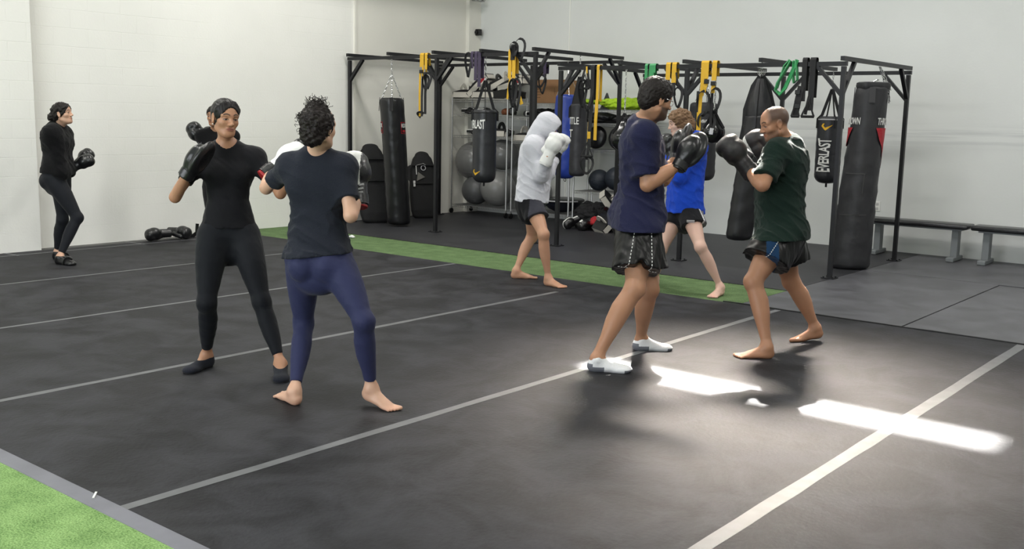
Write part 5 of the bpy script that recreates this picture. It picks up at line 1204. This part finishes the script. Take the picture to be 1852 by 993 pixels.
SPEC['A'] = dict(name_='woman black tee', H=1.66, fem=True, toeR=(330, 678), heelR=(388, 659), toeL=(513, 701), heelL=(505, 668), pelvis=(414, 428), pyaw=18, cyaw=14, neck=(411, 265), head=(407, 214),
    kneeR=(374, 548), kneeL=(473, 545), elbR=(317, 356), wrR=(345, 303), elbL=(507, 349), wrL=(539, 297), esR=-1, wsR=-1, esL=-1, wsL=-1, hyaw=40, hpitch=7, hroll=3, sw=1.02, wide=1.05)
SPEC['B'] = dict(name_='woman back', H=1.62, fem=True, toeL=(508, 719), heelL=(534, 731), toeR=(711, 743), heelR=(662, 732), liftR=14, pelvis=(577, 470), pyaw=172, cyaw=172, neck=(573, 279), head=(578, 231),
    kneeL=(549, 585), kneeR=(658, 582), elbL=(482, 339), wrL=(491, 307), elbR=(634, 390), wrR=(649, 352), esL=1, wsL=1, esR=-1, wsR=1, hyaw=150, hpitch=5, wide=1.12, deep=1.1, loose=.8, armk=1.12)
SPEC['C'] = dict(name_='far left woman', H=1.63, fem=True, toeR=(138, 481), heelR=(98, 476), toeL=(130, 472), heelL=(96, 468), pelvis=(103, 322), pyaw=90, cyaw=95, neck=(104, 231), head=(113, 206),
    kneeR=(140, 394), kneeL=(113, 397), elbR=(112, 312), wrR=(137, 301), elbL=(122, 310), wrL=(141, 296), esR=-1, wsR=1, esL=1, wsL=1, hyaw=88, hpitch=-8, wide=1.1, deep=1.1, armk=1.3)
SPEC['D'] = dict(name_='hidden', H=1.62, toeR=(399, 457), heelR=(388, 451), toeL=(386, 459), heelL=(378, 452), pelvis=(396, 340), pyaw=30, cyaw=10, neck=(393, 236), head=(388, 210),
    kneeR=(384, 398), kneeL=(394, 398), elbR=(379, 286), wrR=(371, 257), elbL=(398, 286), wrL=(385, 262), esR=-1, wsR=1, esL=-1, wsL=1, hyaw=-15, hpitch=6)
SPEC['E'] = dict(name_='white hoodie', H=1.66, toeR=(1026, 523), heelR=(978, 514), toeL=(972, 504), heelL=(922, 503), pelvis=(962, 366), pyaw=80, cyaw=80, neck=(972, 251), head=(990, 228),
    kneeR=(983, 424), kneeL=(962, 429), elbR=(980, 316), wrR=(991, 284), elbL=(990, 315), wrL=(1006, 280), esR=-1, wsR=-1, esL=1, wsL=1, hyaw=85, hpitch=25, wide=1.05, deep=1.25, loose=.9, armk=1.2)
SPEC['F'] = dict(name_='navy tee', H=1.78, toeR=(1144, 674), heelR=(1060, 670), toeL=(1218, 633), heelL=(1141, 633), pelvis=(1152, 398), pyaw=95, cyaw=88, neck=(1163, 222), head=(1187, 181),
    kneeR=(1148, 522), kneeL=(1174, 524), elbR=(1171, 334), wrR=(1241, 290), elbL=(1200, 325), wrL=(1228, 278), esR=-1, wsR=1, esL=1, wsL=1, hyaw=112, hpitch=14, wide=1.06, deep=1.12, loose=.8, armk=1.15, legk=1.12, belly=.01)
SPEC['G'] = dict(name_='blue hoodie', H=1.70, toeL=(1284, 541), heelL=(1309, 531), toeR=(1163, 522), heelR=(1190, 516), pelvis=(1238, 380), pyaw=-70, cyaw=-75, neck=(1245, 252), head=(1229, 223),
    kneeL=(1267, 447), kneeR=(1196, 452), elbL=(1228, 318), wrL=(1213, 283), elbR=(1215, 310), wrR=(1206, 280), esL=-1, wsL=1, esR=1, wsR=1, hyaw=-88, hpitch=14, wide=1.05, deep=1.15, loose=.8, armk=1.2)
SPEC['H'] = dict(name_='green tee', H=1.70, toeL=(1328, 647), heelL=(1402, 648), toeR=(1431, 617), heelR=(1484, 617), liftR=10, pelvis=(1413, 420), pyaw=-98, cyaw=-120, neck=(1421, 255), head=(1401, 224),
    kneeL=(1362, 510), kneeR=(1431, 509), elbL=(1379, 334), wrL=(1350, 303), elbR=(1400, 325), wrR=(1385, 290), esL=-1, wsL=1, esR=1, wsR=1, hyaw=-82, hpitch=18, wide=1.12, deep=1.4, loose=.9, armk=1.25, legk=1.12, belly=.02)
PEOPLE = {}
def begin(k, label):
    J = solve_person(SPEC[k]); b = (J.foot['L']['ank']+J.foot['R']['ank'])/2
    root = empty('person', (b[0], b[1], 0), label, 'person'); PEOPLE[k] = J; return J, root
def eyes_and(J, root): pass

SK_TAN, SK_LIGHT, SK_BROWN, SK_PALE = (.42, .215, .125), (.60, .36, .25), (.40, .20, .115), (.62, .40, .32)
# --- woman in the black tee, facing the camera, black focus mitts
def person_A():
    J, root = begin('A', 'woman with dark hair tied back, black tee and black leggings, facing the camera')
    make_body(J, root, skin_color(J, SK_TAN, lip=(.27, .085, .07)), toes=False)
    top = cloth('black_stretch_tee', srgb(19, 19, 23), (160, .15), .75); leg = cloth('black_leggings', srgb(20, 22, 27), (160, .1), .7)
    J.S['loose'] = .05
    ts = sdf_obj('tee_shirt', tee_prims(J, hem=.10, grow=.005, sleeve=.62, flare=.004, cuff=.004, neckcut=.020), .006, top, root, disp=folds(.0022, 26, 2)); collar(J, ts, root, top)
    sdf_obj('leggings', legging_prims(J, .86, .004), .006, leg, root, disp=folds(.0012, 30, 4))
    sk = cloth('dark_sock', srgb(32, 34, 42), (200, .3))
    for sd in 'LR':
        sdf_obj('sock', [clipped(p, J.foot[sd]['ank']-J.foot[sd]['pu']*.018, UP) for p in foot_prims(J, sd, .003, toes=False)], .0045, sk, root)
    hp = hair_cap(J, .0065)+[hE(J, (0, -.05, -.01), (.064, .058, .055), .02)]
    for q in (-1, 1): hp += [hC(J, (q*.030, .050, .098), (q*.068, .030, .060), .014, .010, .02), hC(J, (q*.070, .026, .050), (q*.072, .004, .000), .008, .005, .015)]
    hp += [hE(J, (0, .122, -.022), (.070, .080, .112), .012, 's'), hE(J, (0, .075, -.085), (.11, .090, .080), .015, 's'), hE(J, (0, .01, -.10), (.11, .055, .060), .015, 's'), hE(J, (0, .075, .128), (.006, .08, .012), .01, 's')]
    for q in (-1, 1): hp.append(hE(J, (q*.080, -.004, -.005), (.022, .022, .036), .008, 's'))
    hp.append(hE(J, (0, -.125, -.005), (.036, .030, .034), .01))
    # parted waves swept back from the brow
    hair_obj(J, root, hp, (.012, .010, .010), disp=lambda Q: -.0009*np.sin(((Q-J.head) @ J.HR.T)[:, 0]/J.hs*420+5*wob(Q, 12, 2)), rough=.45)
    for q in (-1, 1):
        m = MB(); c = head_world(J, (q*.078, .002, -.040)); m.ball(c, .004); m.build('earring', mat('pearl', (.7, .7, .68), .2), root, True, world=True)
    bl = black_leather(); pat = mat('black_patent', srgb(24, 24, 26), .3, bump=(60, .1))
    dr = depth_of(J.wr['R']); g, w, R, s = make_glove(J, 'R', root, [pat, bl], 'mitt', tip=dp(386, 238, dr-.02), palm=facing(82), size=.92, matf=lambda C: (C[:, 2] < -.03).astype(int))
    text_on('FIGHT', w+(np.array([-.030, .135, .050])*s) @ R, R[1], nrm(R[2]-R[0]*.35), .036, mat('grey_print', (.16, .16, .17), .4), g)
    make_glove(J, 'L', root, [pat, bl], 'mitt', tip=dp(550, 243, depth_of(J.wr['L'])+.03), palm=facing(100), size=.92, matf=lambda C: (C[:, 2] < -.03).astype(int))
def person_B():
    J, root = begin('B', 'barefoot woman seen from behind in dark tee and navy leggings, curly dark hair')
    make_body(J, root, skin_color(J, SK_LIGHT))
    ts = sdf_obj('tee_shirt', tee_prims(J, hem=.0, grow=.008, sleeve=.66, flare=.009, cuff=.010, neckcut=.030), .006, cloth('charcoal_tee', srgb(34, 37, 46), (140, .3)), root, disp=folds(.011, 19, 1, ymask=lambda Q: np.clip(1.1-(Q[:, 2]-.78)/.42, .22, 1)), post=[(lerp(J.pel, J.neck, .045)+J.pr*0, -J.ax+J.pr*.10)]); collar(J, ts, root, ts.data.materials[0])
    sdf_obj('leggings', legging_prims(J, .88, .005), .006, cloth('navy_leggings', srgb(44, 47, 78), (160, .1), .65), root, disp=folds(.0012, 40, 4))
    hp = [hE(J, (0, -.026, .03), (.090, .104, .096), .02), hE(J, (0, -.062, -.050), (.070, .058, .064), .03), hE(J, (0, -.03, .108), (.054, .054, .042), .03), hE(J, (0, .11, -.03), (.09, .10, .10), .02, 's')]
    hm = (.016, .012, .011)
    ho = hair_obj(J, root, hp, hm, disp=noisy(.006, 75, 3, 2))
    m = MB(); rr = random.Random(4)
    for i in range(190):
        a = rr.uniform(-math.pi, math.pi); e = rr.uniform(-.9, 1.35); top = e > .55
        n = np.array([math.cos(e)*math.sin(a), -math.cos(e)*math.cos(a)*.9-.1, math.sin(e)])
        if n[1] > .35 and not top: continue
        c = np.array([0, -.03, .03])+n*np.array([.086, .098, .098 if not top else .118]); L = rr.uniform(.015, .032 if not top else .045); rad = rr.uniform(.004, .009); pts = []
        dn = nrm(n+np.array([rr.uniform(-.6, .6), rr.uniform(-.6, .6), -.6 if not top else .5])); sx = nrm(np.cross(dn, n+.01)); sy = np.cross(dn, sx)
        for t in np.linspace(0, 1, 12):
            ph = t*rr.uniform(5, 7)+i
            pts.append(head_world(J, c+dn*L*t+sx*rad*math.cos(ph)*(1)+sy*rad*math.sin(ph)))
        m.tube(pts, .0014, 4)
    o = m.build('curls', ho.data.materials[0], None, smooth=True); set_world_parent(o, root); o.parent = ho; o.matrix_parent_inverse = Matrix.Identity(4)
    wl = mat('white_leather', srgb(225, 225, 222), .4, bump=(80, .1)); bl = black_leather(); rd = mat('red_trim', srgb(150, 25, 30), .5)
    mfL = lambda C: np.where(C[:, 1] < -.036, 2, np.where((C[:, 2] < -.015) | (C[:, 1] < .03), 1, 0))
    W0, R0 = glove_frame(J, 'R', dp(643, 268, depth_of(J.wr['R'])+.03), facing(-110)); lf = R0 @ facing(-90)
    def mfR(C): u = C @ lf; return np.where(C[:, 1] < -.040, 2, np.where(u > np.where(C[:, 1] < .045, .016, -.012), 0, 1))
    make_glove(J, 'L', root, [wl, bl, rd], 'boxing', tip=dp(552, 262, depth_of(J.wr['L'])+.05), palm=-UP+facing(90)*.4, size=1.12, matf=mfL)
    g, w, R, s = make_glove(J, 'R', root, [wl, bl, rd], 'boxing', tip=dp(643, 268, depth_of(J.wr['R'])+.03), palm=facing(-110), size=1.18, matf=mfR)
    for k in range(3): decal(651.5+k*.8, 348-k*7, g, .030, .010, mat('grey_print2', (.35, .35, .36), .6), 'cuff_print', rot=.2)
def person_C():
    J, root = begin('C', 'woman by the left wall in a black sweatshirt, curly hair in a low bun')
    make_body(J, root, skin_color(J, SK_LIGHT), h=.009, toes=False)
    sdf_obj('sweatshirt', hoodie_prims(J, .10, .005, .030)+[pell(J.neck-J.cf*.055-UP*.01, (.09, .05, .05), np.array([J.cr, J.cf, UP]), .03)][:1], .008, cloth('black_fleece', srgb(15, 15, 17), (90, .4)), root, disp=folds(.006, 17, 1))
    sdf_obj('leggings', legging_prims(J, .90, .006), .008, cloth('black_leggings_matte', srgb(27, 29, 34), (160, .1), .7), root)
    hp = hair_cap(J, .010)+[hE(J, (0, -.06, -.01), (.066, .060, .064), .02), hE(J, (0, -.125, -.02), (.045, .042, .048), .015), hE(J, (0, .122, -.03), (.075, .085, .11), .015, 's'), hE(J, (0, .05, -.09), (.11, .085, .07), .02, 's')]
    hair_obj(J, root, hp, (.014, .011, .010), h=.004, disp=noisy(.006, 70, 5, 2))
    bl = mat('black_rubber_shoe', srgb(16, 16, 18), .35)
    for sd in 'LR':
        o = sdf_obj('shoe', [clipped(p, J.foot[sd]['ank']+UP*.0, UP) for p in foot_prims(J, sd, .008, toes=False)], .006, [bl, mat('grey_trim', (.3, .3, .3), .5)], root)
        f = J.foot[sd]; m = MB(); lf = np.cross(f['pu'], f['pl']); c = f['ball']-f['fw']*.02
        m.tube([c+lf*.052*math.cos(a)+UP*(.01+.058*math.sin(a)) for a in np.linspace(0, math.pi, 12)], 1, flat=(.006, .02), up=UP)
        st = m.build('strap', bl, None); set_world_parent(st, root); st.parent = o; st.matrix_parent_inverse = Matrix.Identity(4)
    for sd in 'LR': make_glove(J, sd, root, [black_leather()], 'boxing', tip=dp(152, 293 if sd == 'R' else 285, depth_of(J.wr[sd])), palm=-UP+facing(180)*.5, size=1.0)
def person_D():
    J, root = begin('D', 'person in black with black boxing gloves, mostly hidden behind the woman facing the camera')
    make_body(J, root, skin_color(J, SK_TAN), h=.010, toes=False)
    sdf_obj('tee_shirt', tee_prims(J, hem=.0, grow=.01, neckcut=.02), .009, cloth('black_fleece', BLK), root)
    sdf_obj('trousers', [clipped(p, [0, 0, .10], -UP) if False else p for p in legging_prims(J, .95, .012)], .009, cloth('black_fleece', BLK), root)
    hair_obj(J, root, hair_cap(J, .010)+hair_shell(J)[1:], (.014, .011, .010), h=.005, disp=noisy(.003, 80, 5, 2))
    make_glove(J, 'R', root, [black_leather()], 'boxing', size=1.35, tip=dp(352, 236, depth_of(J.wr['R'])), palm=facing(90))
    make_glove(J, 'L', root, [black_leather()], 'boxing', size=1.1, tip=dp(377, 237, depth_of(J.wr['L'])), palm=facing(-90))
def person_E():
    J, root = begin('E', 'person with white hood up and white boxing gloves raised, grey shorts, barefoot')
    make_body(J, root, skin_color(J, (.50, .27, .17)))
    wf = cloth('white_fleece', srgb(205, 205, 212), (130, .35))
    pr = hoodie_prims(J, .02, .0, .024)+[pcone(J.neck-J.ax*.04, head_world(J, (0, -.035, -.05)), .088, .088, .05)]
    sdf_obj('hoodie', pr, .0065, wf, root, disp=folds(.006, 14, 1, ymask=lambda Q: np.clip(1.7-(Q[:, 2]-.6)/.65, .2, 1)))
    hd = [hE(J, (0, -.010, .035), (.096, .120, .104), .03), hE(J, (0, .045, .000), (.086, .088, .110), .03), hE(J, (0, -.04, -.06), (.095, .085, .09), .05), hC(J, (0, -.05, -.07), (0, -.06, -.14), .085, .09, .05),
          hE(J, (0, .130, -.020), (.066, .120, .092), .012, 's')]
    sdf_obj('hood', hd, .0055, wf, root, disp=folds(.0025, 15, 6))
    hem = ploft(lerp(J.pel, J.neck, .0), lerp(J.pel, J.neck, .12), J.pr, [(0, .172*J.s*1.05, .130*J.s*1.18, 0, 0), (1, .178*J.s*1.05, .135*J.s*1.18, 0, 0)], .01, 2.3)
    sdf_obj('hem_band', [clipped(clipped(hem, lerp(J.pel, J.neck, .0), -J.ax), lerp(J.pel, J.neck, .11), J.ax)], .006, wf, root)
    gs = cloth('grey_shorts', srgb(58, 58, 66)); bs = cloth('black_shorts', srgb(24, 24, 27))
    sd0 = J.pel+J.pr*.1
    so = sdf_obj('shorts', shorts_prims(J, .50, .098, .112, .1, .014), .0065, [gs, bs], root, disp=drape(.004, 3), matidx=lambda C: (((C-J.pel) @ J.pf) < .01).astype(int))
    wl = mat('white_leather', srgb(225, 225, 222), .4, bump=(80, .1)); bl = black_leather()
    make_glove(J, 'R', root, [wl], 'boxing', tip=dp(1013, 237, depth_of(J.wr['R'])), palm=facing(180)+facing(90)*.5, size=1.2)
    make_glove(J, 'L', root, [wl, bl], 'boxing', tip=dp(1019, 250, depth_of(J.wr['L'])), palm=facing(0), size=1.12, matf=lambda C: (C[:, 1] < .05).astype(int))
    decal(982, 402, so, .034, .034, mat('pale_logo', (.62, .66, .78), .6), 'round_logo', shape='disc')
def person_F():
    J, root = begin('F', 'man in navy tee')
    root['label'] = 'bearded man in navy tee and white ankle socks holding black focus mitts'
    make_body(J, root, skin_color(J, SK_TAN, stubble=((.035, .022, .018), .85)), toes=False)
    ts = sdf_obj('tee_shirt', tee_prims(J, hem=-.14, grow=.012, sleeve=.80, flare=.008, cuff=.018, neckcut=.025), .0065, cloth('navy_tee', srgb(31, 33, 60), (140, .3)), root, disp=folds(.010, 15, 9, ymask=lambda Q: np.clip(1.4-(Q[:, 2]-.85)/.6, .25, 1)), post=[(lerp(J.pel, J.neck, -.085), -J.ax)]); collar(J, ts, root, ts.data.materials[0])
    sat = mat('black_satin', srgb(8, 8, 9), .38, spec=.28)
    so = sdf_obj('shorts', shorts_prims(J, .74, .108, .126, .05, .014)+[pell(lerp(J.hip['R'], J.knee['R'], .74)+J.pr*.13+J.pf*.005, (.11, .030, .085), np.array([J.pr, J.pf, UP]), .015, 's')], .0065, [sat], root, disp=drape(.005, 3))
    m = MB(); wt = mat('white_stitching', (.7, .7, .68), .7)
    def stitch(pts, step=.022, n=1, parent=None):
        for i, (a, b) in enumerate(zip(pts, pts[1:])):
            a = np.array(a); b = np.array(b); L = np.linalg.norm(b-a); kk = max(int(L/step), 1)
            for j in range(kk): m.tube([lerp(a, b, (j+.1)/kk), lerp(a, b, (j+.65)/kk)], .0028, 5)
    surf_stitch(J, m, so, 'R', (-.055, .045), .74); o = m.build('hem_stitching', wt, None); set_world_parent(o, root); o.parent = so; o.matrix_parent_inverse = Matrix.Identity(4)
    ws = mat('white_sock', srgb(228, 228, 230), .85, bump=(200, .3)); gk = mat('grey_sock', srgb(110, 112, 120), .85)
    for sd in 'LR':
        f = J.foot[sd]
        def mf(C, f=f):
            q = C-f['heel']; a = q @ f['fw']; z = C[:, 2]; return ((z < .035) & (a < .10) | (a < .03) & (z < .05) | (a > .225) & (z < .02)).astype(int)
        sdf_obj('sock', [clipped(p, f['ank']+UP*.004-f['fw']*.0, UP-f['fw']*.25) for p in foot_prims(J, sd, .0045, toes=False)], .0045, [ws, gk], root, matidx=mf)
    hp = hair_cap(J, .010)+[hE(J, (0, -.022, .050), (.080, .098, .094), .02), hE(J, (0, -.058, -.005), (.074, .062, .078), .02), hE(J, (0, .040, .095), (.055, .045, .030), .02), hE(J, (0, .120, -.030), (.10, .095, .098), .015, 's'), hE(J, (0, .045, -.085), (.11, .080, .088), .015, 's')]
    hair_obj(J, root, hp, (.013, .010, .009), disp=noisy(.0028, 120, 3, 2), rough=.5)
    m = MB(); m.tube([head_world(J, p) for p in ((.079, .0, .012), (.078, .05, .012), (.060, .083, .010))], .0018, 6)
    m.tube([head_world(J, p) for p in ((-.079, .0, .012), (-.078, .05, .012), (-.060, .083, .010))], .0018, 6)
    for q in (-1, 1): m.tube([head_world(J, (q*.033+.024*math.cos(a), .094-.004*abs(math.cos(a)), .002+.017*math.sin(a))) for a in np.linspace(0, 2*math.pi, 16)[:-1]], .0015, 5, closed=True)
    m.tube([head_world(J, (-.009, .098, .008)), head_world(J, (.009, .098, .008))], .0015, 5)
    m.build('glasses', mat('glasses_metal', (.6, .6, .6), .2, 1), root, True, world=True)
    bl = black_leather(); pat = mat('black_patent', srgb(24, 24, 26), .3, bump=(60, .1))
    mf = lambda C: (C[:, 2] < -.03).astype(int)
    make_glove(J, 'R', root, [pat, bl], 'mitt', tip=dp(1264, 244, depth_of(J.wr['R'])+.02), palm=facing(130), size=1.0, matf=mf)
    make_glove(J, 'L', root, [pat, bl], 'mitt', tip=dp(1240, 226, depth_of(J.wr['L'])+.02), palm=facing(70), size=1.0, matf=mf)
def surf_stitch(J, m, so, sd, offs, length):
    "dashed white piping running down the outside of the shorts, laid on the cloth by casting rays"
    from mathutils.bvhtree import BVHTree
    me = so.data; bv = BVHTree.FromPolygons([v.co for v in me.vertices], [p.vertices for p in me.polygons])
    hp, k = J.hip[sd], J.knee[sd]; ax = nrm(k-hp); L = np.linalg.norm(k-hp); out = J.pr if sd == 'R' else -J.pr; fw = nrm(np.cross(out, ax)); fw = fw if fw @ J.pf > 0 else -fw
    def put(t, x, t2, x2):
        P = []
        for tt, xx in ((t, x), (t2, x2)):
            o = hp+ax*tt*L+fw*xx+out*.5; h = bv.ray_cast(Vector(o), Vector(-out))
            if h[0] is None: return
            P.append(np.array(h[0])+out*.0015)
        m.tube(P, .0028, 5)
    for x0 in offs:
        n = 16
        for i in range(n): put(-.1+(length+.08)*i/n, x0*(.9+.6*i/n), -.1+(length+.08)*(i+.55)/n, x0*(.9+.6*(i+.5)/n))
    for i in range(14 if sd == 'R' else 0):
        x = -.13+.26*i/14; 
        if abs(x-(offs[0]+offs[-1])/2) > .02: put(length-.035, x, length-.035, x+.011)
def person_G():
    J, root = begin('G', 'person with wavy brown hair in bright blue hoodie, half behind the navy tee man')
    make_body(J, root, skin_color(J, SK_PALE), h=.008)
    bf = cloth('blue_fleece', srgb(28, 70, 185), (120, .35))
    pr = hoodie_prims(J, -.03, .004, .024)
    pr.append(pell(J.neck-J.cf*.075+UP*.015, (.10, .055, .065), np.array([J.cr, J.cf, UP]), .03))
    sdf_obj('hoodie', pr, .0075, bf, root, disp=folds(.007, 16, 1))
    bs = cloth('black_shorts', srgb(24, 24, 27)); wh = cloth('white_trim', (.6, .6, .6)); gy = cloth('grey_lining', srgb(110, 110, 118))
    ax = nrm(J.knee['L']-J.hip['L'])
    def mf(C):
        q = C-J.hip['L']; t = q @ ax; x = q @ J.pf; return np.where((np.abs(x+.045) < .008) & (t > .02), 1, np.where((x < -.045) & (t > .02), 2, 0))
    so = sdf_obj('shorts', shorts_prims(J, .42, .100, .116, .05, .014), .007, [bs, wh, gy], root, disp=drape(.004, 3), matidx=mf)
    decal(1249, 400, so, .07, .035, mat('label_white', (.6, .6, .62), .7), 'label')
    hp = hair_cap(J, .016)+[hE(J, (0, -.070, -.035), (.080, .070, .088), .03), hE(J, (0, -.02, -.04), (.086, .05, .055), .03), hE(J, (0, .120, -.030), (.10, .095, .105), .015, 's'), hE(J, (0, .045, -.105), (.11, .080, .080), .015, 's')]
    hair_obj(J, root, hp, (.17, .10, .055), h=.0042, disp=noisy(.009, 50, 3, 3), rough=.6)
    for sd in 'LR': make_glove(J, sd, root, [black_leather(), mat('white_leather', srgb(225, 225, 222), .4, bump=(80, .1))], 'boxing', tip=dp(1213 if sd == 'L' else 1206, 262, depth_of(J.wr[sd])), palm=facing(-90), size=1.05, matf=lambda C: ((C[:, 1] < -.02)).astype(int))
def person_H():
    J, root = begin('H', 'stocky man with cropped hair in dark green tee, black boxing gloves raised')
    fade = lambda q: np.maximum(.022+.8*np.minimum(0, q[:, 1])-q[:, 2], q[:, 1]-.052+.2*np.maximum(q[:, 2]-.06, 0))
    make_body(J, root, skin_color(J, SK_BROWN, stubble=((.05, .028, .02), .6), scalp=((.040, .027, .022), .85, fade, .035)))
    ts = sdf_obj('tee_shirt', tee_prims(J, hem=-.16, grow=.012, sleeve=.80, flare=.008, cuff=.018, neckcut=.025), .0065, cloth('green_tee', srgb(24, 40, 34), (140, .3)), root, disp=folds(.010, 15, 5, ymask=lambda Q: np.clip(1.5-(Q[:, 2]-.85)/.6, .25, 1)), post=[(lerp(J.pel, J.neck, -.065), -J.ax)]); collar(J, ts, root, ts.data.materials[0])
    sat = mat('black_satin', srgb(8, 8, 9), .38, spec=.28); bl2 = cloth('blue_lining', srgb(22, 52, 84))
    def mf(C):
        q = C-J.hip['L']; ax = nrm(J.knee['L']-J.hip['L']); t = q @ ax; x = q @ J.pf; o = -(q @ J.pr); return ((np.abs(x-.085) < .042*np.clip((t-.05)/.12, 0, 1)) & (o > 0)).astype(int)
    so = sdf_obj('shorts', shorts_prims(J, .58, .112, .142, .05, .016), .0065, [sat, bl2], root, disp=drape(.006, 3), matidx=mf)
    decal(1438, 251, ts, .030, .016, mat('black_print', (.01, .01, .01), .6), 'neck_logo')
    m = MB(); surf_stitch(J, m, so, 'L', (.02, ), .58); o = m.build('hem_stitching', mat('white_stitching', (.7, .7, .68), .7), None); set_world_parent(o, root); o.parent = so; o.matrix_parent_inverse = Matrix.Identity(4)
    bl = mat('worn_black_leather', srgb(40, 38, 40), .45, bump=(90, .15), spec=.5)
    make_glove(J, 'L', root, [bl], 'boxing', tip=dp(1318, 263, depth_of(J.wr['L'])), palm=facing(180)-UP*.5, size=1.28)
    make_glove(J, 'R', root, [bl, mat('white_leather', srgb(225, 225, 222), .4, bump=(80, .1))], 'boxing', tip=dp(1363, 247, depth_of(J.wr['R'])), palm=facing(-30), size=1.2, matf=lambda C: ((C[:, 0] > .035) & (C[:, 1] > .06)).astype(int))  # white patch paints the highlight on the far glove
for _f_ in (person_A, person_B, person_C, person_D, person_E, person_F, person_G, person_H):
    _f_()
